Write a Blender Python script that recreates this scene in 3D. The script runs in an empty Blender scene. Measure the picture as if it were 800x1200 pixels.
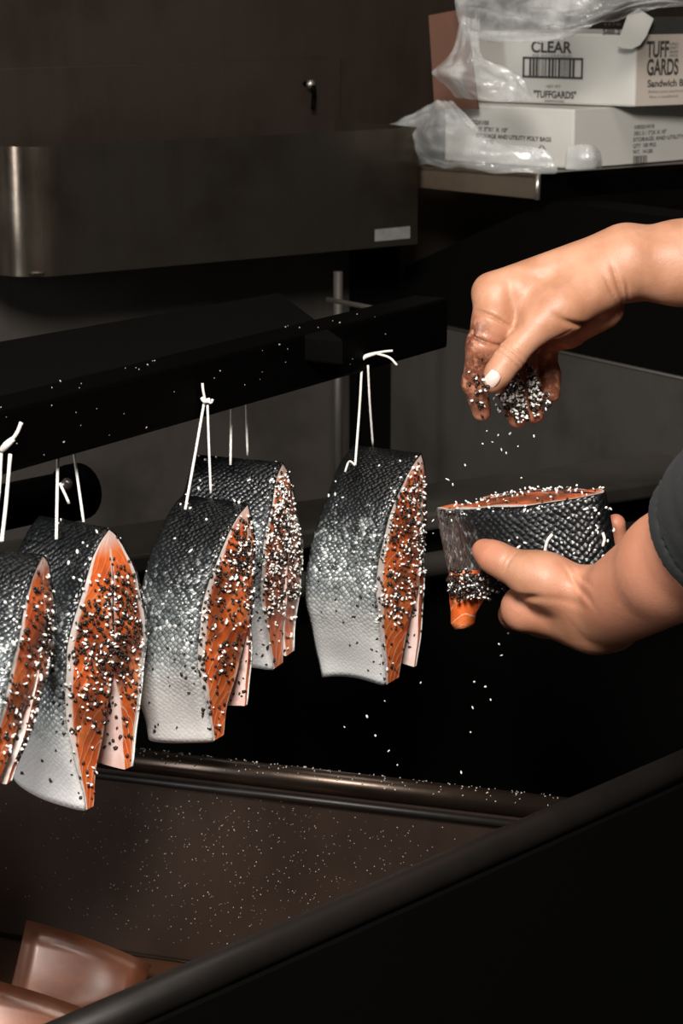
import bpy, math, random
import numpy as np
from mathutils import Vector, Matrix
random.seed(7); RNG = np.random.default_rng(11)

# ------------------------------------------------------------------ camera, world, lights, exposure
SC = bpy.context.scene
C = SC.collection
CAM_Z, PITCH, FPX = 1.55, math.radians(14.0), 2600.0
cd = bpy.data.cameras.new('camera'); cam = bpy.data.objects.new('camera', cd); C.objects.link(cam)
cam.location = (0, 0, CAM_Z); cam.rotation_euler = (math.pi/2 - PITCH, 0, 0)
cd.sensor_fit = 'VERTICAL'; cd.sensor_height = 36.0; cd.lens = 36.0*FPX/1200.0
cd.clip_start = 0.05; cd.clip_end = 50
cd.dof.use_dof = True; cd.dof.focus_distance = 1.50; cd.dof.aperture_fstop = 20
SC.camera = cam
w = bpy.data.worlds.new('world'); SC.world = w; w.use_nodes = True
w.node_tree.nodes['Background'].inputs[0].default_value = (1.0, 0.95, 0.88, 1)
w.node_tree.nodes['Background'].inputs[1].default_value = 0.012
def area(name, loc, target, size, power, col=(1, 1, 1), sy=None):
    l = bpy.data.lights.new(name, 'AREA'); l.energy = power; l.color = col
    l.shape = 'RECTANGLE'; l.size = size; l.size_y = sy or size
    o = bpy.data.objects.new(name, l); C.objects.link(o); o.location = loc
    o.rotation_euler = (Vector(target) - Vector(loc)).to_track_quat('-Z', 'Y').to_euler()
    return o
area('window_light', (-0.14, 0.0, 2.28), (0.05, 1.5, 1.15), 0.42, 66, (1.0, 0.955, 0.91))
area('side_window_light', (-1.55, 0.45, 1.55), (0.0, 1.7, 1.2), 0.20, 18, (0.95, 0.98, 1.0), 0.9)
area('carton_fill_light', (0.25, 1.55, 2.75), (0.25, 1.75, 1.0), 0.5, 7, (1.0, 0.93, 0.84))  # unseen lamp added overhead to brighten the cartons
SC.view_settings.view_transform = 'Standard'; SC.view_settings.look = 'None'
SC.view_settings.exposure = 0.0; SC.view_settings.gamma = 1.0; SC.view_settings.use_curve_mapping = False

# ------------------------------------------------------------------ rays of the photograph's camera
CP, SP = math.cos(PITCH), math.sin(PITCH)
def ray(px, py):
    a, b = (px-400)/FPX, -(py-600)/FPX
    return np.array([a, CP + b*SP, -SP + b*CP])
def P(px, py, y):                       # point at world depth y
    r = ray(px, py); return np.array([0, 0, CAM_Z]) + r*(y/r[1])
def PZ(px, py, z):                      # point on a level plane
    r = ray(px, py); return np.array([0, 0, CAM_Z]) + r*((z-CAM_Z)/r[2])
def PV(px, py, p0, d):                  # point on an upright plane through p0 along d
    n = np.array([-d[1], d[0]]); r = ray(px, py)
    return np.array([0, 0, CAM_Z]) + r*(np.dot(n, p0[:2])/np.dot(n, r[:2]))
def RPX(px, y): return px*y*1.02/FPX    # pixels to metres at depth y

# ------------------------------------------------------------------ object helpers
def finish(o, label=None, cat=None, group=None, kind=None, parent=None):
    if label: o['label'] = label
    if cat: o['category'] = cat
    if group: o['group'] = group
    if kind: o['kind'] = kind
    if parent: o.parent = parent
    return o
def mesh(name, verts, faces, mat, parent=None, smooth=False, **k):
    me = bpy.data.meshes.new(name)
    me.from_pydata([tuple(map(float, v)) for v in verts], [], [tuple(map(int, f)) for f in faces]); me.update()
    if mat: me.materials.append(mat)
    if smooth: me.polygons.foreach_set('use_smooth', [True]*len(me.polygons))
    o = bpy.data.objects.new(name, me); C.objects.link(o)
    return finish(o, parent=parent, **k)
def empty(name, **k):
    o = bpy.data.objects.new(name, None); C.objects.link(o); return finish(o, **k)
def bevel(o, wdt=0.002, seg=2):
    m = o.modifiers.new('bevel', 'BEVEL'); m.width = wdt; m.segments = seg; m.limit_method = 'ANGLE'; m.angle_limit = 0.6
    return o
def prism(name, poly, z0, z1, mat, parent=None, bev=0.0, **k):     # level polygon, extruded upright
    n = len(poly)
    a = sum(poly[i][0]*poly[(i+1) % n][1]-poly[(i+1) % n][0]*poly[i][1] for i in range(n))
    if a < 0: poly = poly[::-1]
    v = [(p[0], p[1], z0) for p in poly]+[(p[0], p[1], z1) for p in poly]
    f = [tuple(range(n-1, -1, -1)), tuple(range(n, 2*n))]+[(i, (i+1) % n, n+(i+1) % n, n+i) for i in range(n)]
    o = mesh(name, v, f, mat, parent, **k)
    return bevel(o, bev) if bev else o
def slab(name, pts, off, mat, parent=None, bev=0.0, **k):           # any planar polygon given thickness by an offset
    n = len(pts); off = np.array(off)
    v = [np.array(p) for p in pts]+[np.array(p)+off for p in pts]
    nn = np.cross(v[1]-v[0], v[2]-v[1])
    f = [tuple(range(n)), tuple(range(2*n-1, n-1, -1))]+[(i, n+i, n+(i+1) % n, (i+1) % n) for i in range(n)]
    if np.dot(nn, off) > 0: f = [q[::-1] for q in f]
    o = mesh(name, v, f, mat, parent, **k)
    return bevel(o, bev) if bev else o
def tube(name, pts, r, mat, parent=None, seg=10, **k):
    pts = [np.array(p, float) for p in pts]; n = len(pts)
    rs = r if hasattr(r, '__len__') else [r]*n
    V, F = [], []
    t0 = pts[1]-pts[0]; up = np.array([0, 0, 1.0]) if abs(t0[2]) < .8*np.linalg.norm(t0) else np.array([1.0, 0, 0])
    for i in range(n):
        t = pts[min(i+1, n-1)]-pts[max(i-1, 0)]; t = t/np.linalg.norm(t)
        s = np.cross(t, up); s /= np.linalg.norm(s); up = np.cross(s, t)
        for j in range(seg):
            a = 2*math.pi*j/seg; V.append(pts[i]+rs[i]*(math.cos(a)*s+math.sin(a)*up))
    for i in range(n-1):
        for j in range(seg):
            F.append((i*seg+j, i*seg+(j+1) % seg, (i+1)*seg+(j+1) % seg, (i+1)*seg+j))
    F.append(tuple(range(seg-1, -1, -1))); F.append(tuple((n-1)*seg+j for j in range(seg)))
    return mesh(name, V, F, mat, parent, smooth=True, **k)
def spline(pts, n):                      # Catmull-Rom
    pts = [np.array(p, float) for p in pts]; q = [2*pts[0]-pts[1]]+pts+[2*pts[-1]-pts[-2]]; out = []
    for i in range(1, len(q)-2):
        for k in range(n):
            t = k/n
            out.append(.5*((2*q[i])+(-q[i-1]+q[i+1])*t+(2*q[i-1]-5*q[i]+4*q[i+1]-q[i+2])*t*t+(-q[i-1]+3*q[i]-3*q[i+1]+q[i+2])*t**3))
    out.append(pts[-1]); return out

# ------------------------------------------------------------------ materials
class NT:
    def __init__(s, name):
        s.m = bpy.data.materials.new(name); s.m.use_nodes = True; s.t = s.m.node_tree
        s.b = s.t.nodes['Principled BSDF']
    def n(s, typ, **k):
        x = s.t.nodes.new(typ)
        for a, b in k.items(): setattr(x, a, b)
        return x
    def set(s, node, **k):
        for a, b in k.items():
            i = node.inputs[a.replace('_', ' ')]
            if hasattr(b, 'is_output'): s.t.links.new(b, i)
            else: i.default_value = b
        return node
    def link(s, a, b): s.t.links.new(a, b)
    def bs(s, **k): return s.set(s.b, **k)
    def obj(s): return s.n('ShaderNodeTexCoord').outputs['Object']
    def attr(s, nm): return s.n('ShaderNodeAttribute', attribute_name=nm)
    def noise(s, vec, scale, detail=3, rough=.55, dim='3D', dist=0.0):
        x = s.n('ShaderNodeTexNoise', noise_dimensions=dim)
        s.link(vec, x.inputs['Vector']); x.inputs['Scale'].default_value = scale
        x.inputs['Detail'].default_value = detail; x.inputs['Roughness'].default_value = rough; x.inputs['Distortion'].default_value = dist
        return x.outputs['Fac']
    def ramp(s, fac, stops):
        r = s.n('ShaderNodeValToRGB'); e = r.color_ramp.elements
        while len(e) < len(stops): e.new(.5)
        for q, (p, c) in zip(e, stops):
            q.position = p; q.color = tuple(c)+(1,) if len(c) == 3 else c
        s.link(fac, r.inputs[0]); return r.outputs[0]
    def math(s, op, a, b=None, c=None, clamp=False):
        x = s.n('ShaderNodeMath', operation=op, use_clamp=clamp)
        for i, v in enumerate((a, b, c)):
            if v is None: continue
            if hasattr(v, 'is_output'): s.link(v, x.inputs[i])
            else: x.inputs[i].default_value = v
        return x.outputs[0]
    def mix(s, fac, a, b, blend='MIX'):
        x = s.n('ShaderNodeMix', data_type='RGBA', blend_type=blend)
        for i, v in ((0, fac), (6, a), (7, b)):
            if hasattr(v, 'is_output'): s.link(v, x.inputs[i])
            elif i == 0: x.inputs[i].default_value = v
            else: x.inputs[i].default_value = tuple(v)+(1,)
        return x.outputs[2]
    def step(s, x, a, b):                 # smooth 0..1 between a and b
        mr = s.n('ShaderNodeMapRange', interpolation_type='SMOOTHSTEP')
        s.link(x, mr.inputs[0]); mr.inputs[1].default_value = a; mr.inputs[2].default_value = b
        return mr.outputs[0]
    def bump(s, h, strength=.4, dist=.001):
        x = s.n('ShaderNodeBump'); x.inputs['Strength'].default_value = strength; x.inputs['Distance'].default_value = dist
        s.link(h, x.inputs['Height']); s.link(x.outputs[0], s.b.inputs['Normal']); return x

def steel(name, col, rough=.38, metal=.85, grime=(.03, .022, .016), g=.45, streak=(1, 1, .12)):
    m = NT(name); o = m.obj()
    mp = m.n('ShaderNodeMapping'); mp.inputs['Scale'].default_value = streak; m.link(o, mp.inputs[0])
    n1 = m.noise(o, 6, 5, .6); n2 = m.noise(mp.outputs[0], 38, 5, .65); n3 = m.noise(o, 160, 3)
    f = m.step(n1, .42, .72)
    f2 = m.math('MULTIPLY', m.step(n2, .5, .75), .5)
    f = m.math('MULTIPLY', m.math('MAXIMUM', f, f2), g)
    m.bs(Base_Color=m.mix(f, col, grime), Metallic=metal, Roughness=m.math('ADD', m.math('MULTIPLY', n2, .25), rough-.1))
    m.bump(m.math('ADD', n3, m.math('MULTIPLY', n2, .5)), .08, .0008)
    return m.m
def plain(name, col, rough=.6, metal=0., var=.25, scale=40, bump=.15, spec=.5):
    m = NT(name); o = m.obj(); n = m.noise(o, scale, 4)
    m.bs(Base_Color=m.mix(m.math('MULTIPLY', n, var*2), col, tuple(c*.5 for c in col)), Roughness=rough, Metallic=metal, Specular_IOR_Level=spec)
    m.bump(n, bump, .001); return m.m

M = {}
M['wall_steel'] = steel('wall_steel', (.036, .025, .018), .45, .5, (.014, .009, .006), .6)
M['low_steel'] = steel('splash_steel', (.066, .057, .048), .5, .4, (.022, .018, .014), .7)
M['panel'] = steel('panel_steel', (.062, .055, .046), .5, .4, (.024, .02, .016), .7)
M['tray'] = steel('rail_steel', (.135, .114, .088), .20, .9, (.04, .022, .014), .6)
M['shelf'] = steel('shelf_steel', (.14, .105, .075), .36, .9, (.06, .04, .025), .8)
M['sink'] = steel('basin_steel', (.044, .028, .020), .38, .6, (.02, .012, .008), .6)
M['sink_floor'] = steel('brown_wet_steel', (.085, .036, .018), .30, .5, (.03, .012, .007), .6)
M['rim'] = steel('rim_steel', (.050, .035, .026), .28, .85, (.02, .014, .01), .8, (.3, .3, 1))
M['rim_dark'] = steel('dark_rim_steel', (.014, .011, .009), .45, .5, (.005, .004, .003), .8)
M['black'] = plain('black_greasy_steel', (.0008, .0007, .0006), .6, 0, .4, 30, .3, .03)
M['void'] = plain('black_and_shade', (.0020, .0017, .0014), .9, 0, .3, 12, .1, .04)  # own black of plate and trim; painted shade on well, apron, upper panel
M['floor_tile'] = plain('dark_quarry_tile', (.03, .02, .016), .6, 0, .4, 6, .1)
M['rod'] = steel('rod_steel', (.5, .45, .4), .3, .9, (.1, .08, .06), .5)
M['card_brown'] = plain('brown_cardboard', (.095, .035, .017), .8, 0, .2, 60)
M['card_white'] = plain('white_cardboard', (.50, .485, .44), .75, 0, .12, 25, .06)
M['card_tan'] = plain('pale_tan_cardboard', (.44, .38, .32), .75, 0, .12, 25, .06)
M['ink'] = plain('black_print', (.035, .033, .03), .7, 0, .3, 400, 0)
M['sticker'] = plain('grey_sticker', (.20, .20, .175), .6, 0, .6, 120, .1)
M['string'] = plain('white_cotton_string', (.85, .82, .76), .8, 0, .25, 900, .4)
M['shirt'] = plain('charcoal_knit', (.014, .0155, .016), .92, 0, .5, 260, .6)
M['trousers'] = plain('black_twill', (.012, .012, .014), .9, 0, .3, 200, .3)
M['hair'] = plain('dark_brown_hair', (.02, .012, .008), .6, 0, .5, 150, .6)
M['salt'] = plain('white_salt_grain', (.88, .86, .80), .35, 0, .1, 600, 0)
M['pepper'] = plain('black_pepper', (.022, .013, .009), .45, 0, .5, 900, .4)
M['dust'] = plain('pale_salt_dust', (.34, .29, .25), .6, 0, .2, 400, 0)

def flesh_mat():
    m = NT('raw_salmon_flesh'); a = m.attr('fc'); sp = m.n('ShaderNodeSeparateXYZ'); m.link(a.outputs['Vector'], sp.inputs[0])
    u, v, k = sp.outputs; o = m.obj()
    n1 = m.noise(o, 22, 4); n2 = m.noise(o, 90, 4); n3 = m.noise(o, 45, 3, .6)
    # muscle leaves: chevrons of pale lines between orange blocks
    ph = m.math('ADD', m.math('MULTIPLY', v, 13.0), m.math('MULTIPLY', m.math('POWER', u, 1.5), -2.8))
    ph = m.math('ADD', ph, m.math('MULTIPLY', n1, 3.2))
    fr = m.math('ABSOLUTE', m.math('SUBTRACT', m.math('FRACT', ph), .5))
    line = m.math('MULTIPLY', m.step(fr, .40, .49), m.math('ADD', .25, m.math('MULTIPLY', v, .75)))
    base = m.ramp(n3, [(.30, (.55, .080, .016)), (.50, (.78, .150, .030)), (.72, (.86, .25, .07))])
    col = m.mix(line, base, (.86, .50, .33))
    mid = m.math('MULTIPLY', m.step(u, .10, .02), m.step(n2, .35, .6))      # midline septum
    col = m.mix(mid, col, (.78, .58, .48))
    fat = m.math('MULTIPLY', m.step(m.math('ADD', u, m.math('MULTIPLY', n2, .06)), .86, .91), .95)
    col = m.mix(fat, col, (.82, .74, .68))
    stain = m.math('MULTIPLY', m.math('MULTIPLY', m.step(n1, .42, .60), m.step(u, .97, .75)), m.math('MULTIPLY', m.step(v, .12, .3), m.step(v, .85, .68)))
    col = m.mix(m.math('MULTIPLY', stain, .78), col, (.085, .022, .010))
    tip = m.step(v, .10, .02); col = m.mix(m.math('MULTIPLY', tip, .8), col, (.80, .68, .60))
    mem = m.mix(m.step(n1, .35, .7), (.80, .66, .60), (.68, .40, .34))       # belly membrane
    col = m.mix(m.step(k, .4, .6), col, mem)
    m.bs(Base_Color=col, Roughness=.33, Subsurface_Weight=.12, Subsurface_Scale=.004)
    m.b.inputs['Subsurface Radius'].default_value = (1, .35, .15)
    m.bump(m.math('ADD', m.math('MULTIPLY', fr, .4), n2), .35, .0012)
    return m.m
def fishskin_mat(name='salmon_skin', scale=.0031, vs=1.0, rnd=.5):
    m = NT(name); uv = m.n('ShaderNodeUVMap', uv_map='UVMap'); a = m.attr('fc'); sp = m.n('ShaderNodeSeparateXYZ')
    m.link(a.outputs['Vector'], sp.inputs[0]); v = sp.outputs[1]
    mp = m.n('ShaderNodeMapping'); mp.inputs['Rotation'].default_value = (0, 0, math.radians(45))
    mp.inputs['Scale'].default_value = (1/scale, 1/scale, 1)
    nz = m.n('ShaderNodeTexNoise'); nz.inputs['Scale'].default_value = 140; m.link(uv.outputs[0], nz.inputs['Vector'])
    va = m.n('ShaderNodeVectorMath', operation='MULTIPLY_ADD'); va.inputs[1].default_value = (.0022, .0022, 0); m.link(nz.outputs['Color'], va.inputs[0]); m.link(uv.outputs[0], va.inputs[2])
    m.link(va.outputs[0], mp.inputs[0])
    vo = m.n('ShaderNodeTexVoronoi', voronoi_dimensions='2D'); vo.inputs['Randomness'].default_value = rnd; vo.inputs['Scale'].default_value = 1
    ve = m.n('ShaderNodeTexVoronoi', voronoi_dimensions='2D', feature='DISTANCE_TO_EDGE'); ve.inputs['Randomness'].default_value = rnd; ve.inputs['Scale'].default_value = 1
    m.link(mp.outputs[0], vo.inputs['Vector']); m.link(mp.outputs[0], ve.inputs['Vector'])
    cr = m.n('ShaderNodeSeparateColor'); m.link(vo.outputs['Color'], cr.inputs[0])
    o = m.obj(); n1 = m.noise(o, 26, 4, .6); n2 = m.noise(o, 130, 4, .6); n4 = m.noise(o, 420, 2)
    vv = m.math('ADD', m.math('MULTIPLY', v, vs), m.math('MULTIPLY', m.math('SUBTRACT', n1, .5), .30))
    base = m.ramp(vv, [(.12, (.0035, .004, .0045)), (.27, (.020, .024, .026)), (.40, (.15, .17, .17)),
                       (.56, (.36, .39, .385)), (.72, (.70, .70, .67)), (.88, (.88, .86, .83))])
    glint = m.math('MULTIPLY', m.math('MULTIPLY', m.step(cr.outputs[0], .45, .9), m.step(n2, .4, .62)), m.math('MULTIPLY', m.step(vv, .85, .45), m.step(vv, .16, .40)))
    base = m.mix(m.math('MULTIPLY', glint, .85), base, (.86, .89, .88))  # bright scale glints painted into the base colour
    dk = m.math('MULTIPLY', m.math('MULTIPLY', m.step(cr.outputs[1], .55, .85), m.step(n2, .58, .42)), m.math('MULTIPLY', m.step(vv, .72, .45), .75)); base = m.mix(dk, base, (.012, .014, .015))
    spots = m.math('MULTIPLY', m.step(n2, .60, .70), m.step(vv, .75, .5))
    base = m.mix(m.math('MULTIPLY', spots, .8), base, (.010, .011, .012))
    edge = m.math('MULTIPLY', m.step(ve.outputs['Distance'], .20, .02), m.math('SUBTRACT', 1.0, m.math('MULTIPLY', m.step(vv, .5, .8), .93)))
    base = m.mix(m.math('MULTIPLY', edge, .72), base, (.006, .007, .007))
    m.bs(Base_Color=base, Metallic=.25, Roughness=m.math('ADD', .24, m.math('MULTIPLY', n2, .22)), Specular_IOR_Level=.7)
    hv = m.math('SUBTRACT', m.math('MULTIPLY', n4, .25), m.math('MULTIPLY', vo.outputs['Distance'], .9))
    bm = m.bump(hv, .9, .0011)
    m.link(m.math('SUBTRACT', .95, m.math('MULTIPLY', m.step(v, .5, .85), .75)), bm.inputs['Strength'])
    return m.m
def skin_mat():
    m = NT('human_skin'); o = m.obj(); a = m.attr('dirt').outputs['Fac']; r = m.attr('red').outputs['Fac']
    n1 = m.noise(o, 35, 4); n2 = m.noise(o, 170, 4, .6); n3 = m.noise(o, 700, 3)
    vo = m.n('ShaderNodeTexVoronoi', feature='DISTANCE_TO_EDGE'); vo.inputs['Scale'].default_value = 520; m.link(o, vo.inputs['Vector'])
    col = m.mix(m.step(n1, .3, .7), (.46, .230, .138), (.35, .155, .082))
    col = m.mix(m.math('MULTIPLY', r, .75), col, (.52, .20, .12))
    d = m.math('MULTIPLY', a, m.step(n2, .36, .52)); d = m.math('MULTIPLY', d, .9)
    col = m.mix(d, col, m.mix(m.step(n3, .35, .65), (.020, .009, .006), (.16, .045, .02)))
    m.bs(Base_Color=col, Roughness=m.math('SUBTRACT', .50, m.math('MULTIPLY', a, .22)), Subsurface_Weight=.14, Subsurface_Scale=.006)
    m.b.inputs['Subsurface Radius'].default_value = (1, .4, .2)
    m.bump(m.math('ADD', m.math('MULTIPLY', vo.outputs['Distance'], .5), m.math('ADD', m.math('MULTIPLY', n2, .8), m.math('MULTIPLY', n3, .3))), .30, .0009)
    return m.m
def film_mat():
    m = NT('clear_plastic_film'); o = m.obj(); n = m.noise(o, 14, 4, .6, dist=.6)
    m.bs(Base_Color=(.60, .60, .575, 1), Roughness=.14, Specular_IOR_Level=1.0)
    m.link(m.math('ADD', .14, m.math('MULTIPLY', m.step(n, .38, .72), .42)), m.b.inputs['Alpha'])
    m.bump(m.noise(o, 60, 4, .6, dist=1.0), .5, .003); return m.m
def nail_mat():
    m = NT('thumb_nail'); o = m.obj(); n = m.noise(o, 90, 2)
    m.bs(Base_Color=m.mix(n, (.78, .50, .42), (.86, .70, .62)), Roughness=.25); return m.m
def sheet_mat():
    m = NT('wet_copper_brown_sheet'); o = m.obj(); n = m.noise(o, 18, 5, .6); n2 = m.noise(o, 120, 4, .7)
    m.bs(Base_Color=m.mix(m.step(n, .35, .7), (.17, .052, .018), (.085, .025, .011)), Coat_Weight=1.0, Coat_Roughness=.24, Coat_IOR=1.9, Metallic=.5, Roughness=m.math('ADD', .32, m.math('MULTIPLY', n, .2)))
    m.bump(n2, .15, .001); return m.m
M['flesh'] = flesh_mat(); M['fskin'] = fishskin_mat(); M['fskin_dark'] = fishskin_mat('salmon_back_skin', .0040, .50, .35)
M['skin'] = skin_mat(); M['film'] = film_mat(); M['nail'] = nail_mat(); M['sheet'] = sheet_mat()

# ------------------------------------------------------------------ the setting: walls, floor
D1 = np.array([.821, .571]); D2 = np.array([-.571, .821])
W0 = np.array([-.0065, 2.493])
def wl(t, o=0.0): return W0 + D1*t + D2*o          # along the back wall, o metres behind its face
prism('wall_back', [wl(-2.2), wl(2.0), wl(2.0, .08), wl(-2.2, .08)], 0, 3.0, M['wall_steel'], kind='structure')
mesh('floor', [(-3, -1.5, 0), (3, -1.5, 0), (3, 4.2, 0), (-3, 4.2, 0)], [(0, 1, 2, 3)], M['floor_tile'], kind='structure')
# pale steel splash-back on the lower wall
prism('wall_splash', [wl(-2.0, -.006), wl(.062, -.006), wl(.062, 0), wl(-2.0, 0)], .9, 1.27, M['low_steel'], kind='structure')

# unit at the right: steel side panel, black sheet added for the shade under the shelf
U0 = np.array([.045, 2.53]); DU = np.array([.571, -.821])
t_end = .60
p_a, p_b = U0, U0+DU*t_end
back = np.array([.30, .21])*.05
z_top = float(PV(700, 422, U0, DU)[2])
slab('wall_side', [(*p_a, .70), (*p_b, .70), (*p_b, z_top), (*p_a, z_top)], (*(np.array([.821, .571])*.02), 0), M['panel'], kind='structure', bev=.0015)
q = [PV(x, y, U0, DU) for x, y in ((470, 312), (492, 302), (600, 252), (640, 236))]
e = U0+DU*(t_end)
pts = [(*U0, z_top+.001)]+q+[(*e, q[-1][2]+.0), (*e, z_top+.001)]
slab('wall_shelf_shade', [np.array(p)+np.array([.006, .004, 0]) for p in pts], (*(np.array([.821, .571])*.05), 0), M['void'], kind='structure')
tube('trim_1', [(*p_a, z_top), (*p_b, z_top)], .0016, M['panel'], kind='structure', seg=8)

# ledge behind the hanging bar, its lower rail and the well below, its shadow put in as black
L0 = P(480, 603, 1.885); L1 = P(770, 566, 2.02); ld = (L1-L0)[:2]/np.linalg.norm((L1-L0)[:2]); ln = np.array([-ld[1], ld[0]])
zl = (L0[2]+L1[2])/2
la, lb = L0[:2]-ld*1.1, L0[:2]+ld*.44
prism('trim_2', [la, lb, lb+ln*.10, la+ln*.10], zl-.016, zl, M['panel'], kind='structure', bev=.003)
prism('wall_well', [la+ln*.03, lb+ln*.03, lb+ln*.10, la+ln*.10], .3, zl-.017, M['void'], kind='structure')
zr = float(P(500, 668, 1.87)[2])
tube('trim_3', [(*(la-ln*.01), zr), (*(lb-ln*.01), zr)], .012, M['panel'], kind='structure', seg=14)

cA, cB = PV(404, 500, W0, D1)[:2], PV(456, 500, W0, D1)[:2]
prism('trim_4', [cA-D2*.007, cB-D2*.007, cB-D2*.02, cA-D2*.02], .9, 1.27, M['void'], kind='structure', bev=.002)

# ------------------------------------------------------------------ bottle-rail trough on the wall
S = 1.3
T0 = P(-14, 179, 2.08); T1 = P(490, 149, 2.366)
tray = empty('wall_trough', label='long stainless steel trough with rounded end mounted on the wall', cat='trough')
zt = float(T1[2]); hb = zt - float(P(485, 286, 2.366)[2]); zt0 = zt
fl = T1[:2] - D1*0.0
def tw(t, o): return T1[:2] + D1*t + D2*o
depth = .155
# front sheet with its rounded left corner, as an upright strip
path = [tw(0, 0)]
Lf = .425
path += [tw(-Lf*i/8, 0) for i in range(1, 9)]
cx = tw(-Lf, .05)
for i in range(1, 13):
    a = math.radians(90*i/12); path.append(cx - D1*.05*math.sin(a) - D2*.05*math.cos(a))
path.append(tw(-Lf-.05, depth))
def strip(name, path, z0, z1, th, mat, parent, flare=0.0):
    n = len(path); V = []; F = []
    for i, p in enumerate(path):
        d = path[min(i+1, n-1)]-path[max(i-1, 0)]; d = d/np.linalg.norm(d); nn = np.array([d[1], -d[0]])
        for (z, o) in ((z0, 0), (z1, 0), (z1, th), (z0, th)): V.append((*(p+nn*o), z))
    for i in range(n-1):
        for j in range(4): F.append((4*i+j, 4*i+(j+1) % 4, 4*i+4+(j+1) % 4, 4*i+4+j))
    F += [(0, 3, 2, 1), tuple(4*(n-1)+j for j in range(4))]
    o = mesh(name, V, F, mat, parent); 
    import bmesh
    bm = bmesh.new(); bm.from_mesh(o.data); bmesh.ops.recalc_face_normals(bm, faces=bm.faces); bm.to_mesh(o.data); bm.free()
    o.data.polygons.foreach_set('use_smooth', [True]*len(o.data.polygons))
    m = o.modifiers.new('edge', 'EDGE_SPLIT'); m.split_angle = .6
    return o
strip('front_panel', path, zt-hb, zt, .0022, M['tray'], tray)
slab('end_panel', [(*tw(0, .003), zt-hb), (*tw(0, depth), zt-hb), (*tw(0, depth), zt), (*tw(0, .003), zt)], (*(-D1*.004), 0), M['tray'], tray)
prism('bottom_panel', [tw(-.004, .003), tw(-Lf-.03, .003), tw(-Lf-.046, depth), tw(-.004, depth)], zt-hb+.001, zt-hb+.004, M['tray'], tray)
bz = float(PV(397, 68, wl(0), D1)[2]); bx = PV(397, 100, wl(0), D1)
bp0 = bx[:2]-D2*.004
slab('back_panel', [(*(bp0-D1*1.0), zt-hb), (*bp0, zt-hb), (*bp0, bz), (*(bp0-D1*1.0), bz)], (*(D2*.003), 0), M['wall_steel'], tray, bev=.001)
s0 = [PV(x, y, T1, D1) for x, y in ((439, 283), (480, 279), (480, 265), (439, 269))]
slab('sticker', s0, (*(-D2*.0006), 0), M['sticker'], tray, label='small worn pale sticker')
hk = PV(357, 98, bp0, D1)
h0 = np.array([*(-D2), 0])
hook = tube('hook', spline([hk+h0*.0, hk+h0*.012, hk+h0*.014+np.array([.002, 0, -.008]), hk+h0*.010+np.array([.004, 0, -.018]), hk+h0*.016+np.array([.000, 0, -.026])], 5), .0028, M['black'], tray, label='small black hook')
V_, F_ = [], []
tube('hook_cap', [hk+h0*.010, hk+h0*.014, hk+h0*.016], [.005, .005, .002], M['rod'], hook)

# ------------------------------------------------------------------ shelf with cartons and plastic
C0 = P(630, 206, 2.275); zs = float(C0[2])
Sl = PZ(478, 195, zs); Sr = PZ(860, 190, zs)
d_r = (Sr-C0)[:2]/np.linalg.norm((Sr-C0)[:2]); d_l = (Sl-C0)[:2]/np.linalg.norm((Sl-C0)[:2])
shelf = empty('steel_shelf', label='steel shelf with turned-down lip carrying white cartons', cat='shelf')
far = np.array([Sr[0]-.02, Sr[1]+.22])
prism('shelf_top', [C0[:2], Sr[:2], Sr[:2]+D2*.16, Sl[:2]+D1*.03+D2*.05, Sl[:2]], zs-.003, zs, M['shelf'], shelf)
lip = RPX(27, 2.3)
slab('left_lip', [(*C0[:2], zs-lip), (*Sl[:2], zs-lip*.9), (*Sl[:2], zs+.002), (*C0[:2], zs+.002)], (*(np.array([-d_l[1], d_l[0]])*-.0025), 0), M['shelf'], shelf, bev=.001)
slab('front_lip', [(*C0[:2], zs-lip), (*Sr[:2], zs-lip), (*Sr[:2], zs+.002), (*C0[:2], zs+.002)], (*(D2*.0025), 0), M['black'], shelf, bev=.001)
tube('corner_bead', [(*C0[:2], zs-lip), (*C0[:2], zs+.002)], .003, M['rod'], shelf, seg=8)

INK_N = [0]
def text_on(parent, s, org, ux, uz, size, bold=.0, sx=1.0):
    """flat lettering lying on a face: org lower left, ux along the line, uz up the face"""
    cu = bpy.data.curves.new('tmp', 'FONT'); cu.body = s; cu.size = 1.0; cu.offset = bold
    to = bpy.data.objects.new('tmp', cu); C.objects.link(to)
    me = bpy.data.meshes.new_from_object(to.evaluated_get(bpy.context.evaluated_depsgraph_get())); 
    C.objects.unlink(to); bpy.data.objects.remove(to); bpy.data.curves.remove(cu)
    me.name = 'printed_text'
    nn = np.cross(ux, uz); co = np.empty(len(me.vertices)*3); me.vertices.foreach_get('co', co); co = co.reshape(-1, 3)
    w_ = org[None]+co[:, :1]*size*sx*ux[None]+co[:, 1:2]*size*uz[None]+nn[None]*.0005
    me.vertices.foreach_set('co', w_.ravel()); me.materials.clear(); me.materials.append(M['ink']); me.update()
    o = bpy.data.objects.new('printed_text', me); C.objects.link(o); o.parent = parent; return o
def rect_on(parent, name, org, ux, uz, x0, z0, x1, z1, mat, k=.0005):
    nn = np.cross(ux, uz)
    v = [org+ux*a+uz*b+nn*k for a, b in ((x0, z0), (x1, z0), (x1, z1), (x0, z1))]
    return mesh(name, v, [(0, 1, 2, 3)], mat, parent)
def rects_on(parent, name, org, ux, uz, L, mat):
    nn = np.cross(ux, uz); V, F = [], []
    for (x0, z0, x1, z1) in L:
        i = len(V); V += [org+ux*a+uz*b+nn*.0005 for a, b in ((x0, z0), (x1, z0), (x1, z1), (x0, z1))]; F.append((i, i+1, i+2, i+3))
    return mesh(name, V, F, mat, parent)
Zv = np.array([0, 0, 1.0])
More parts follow.
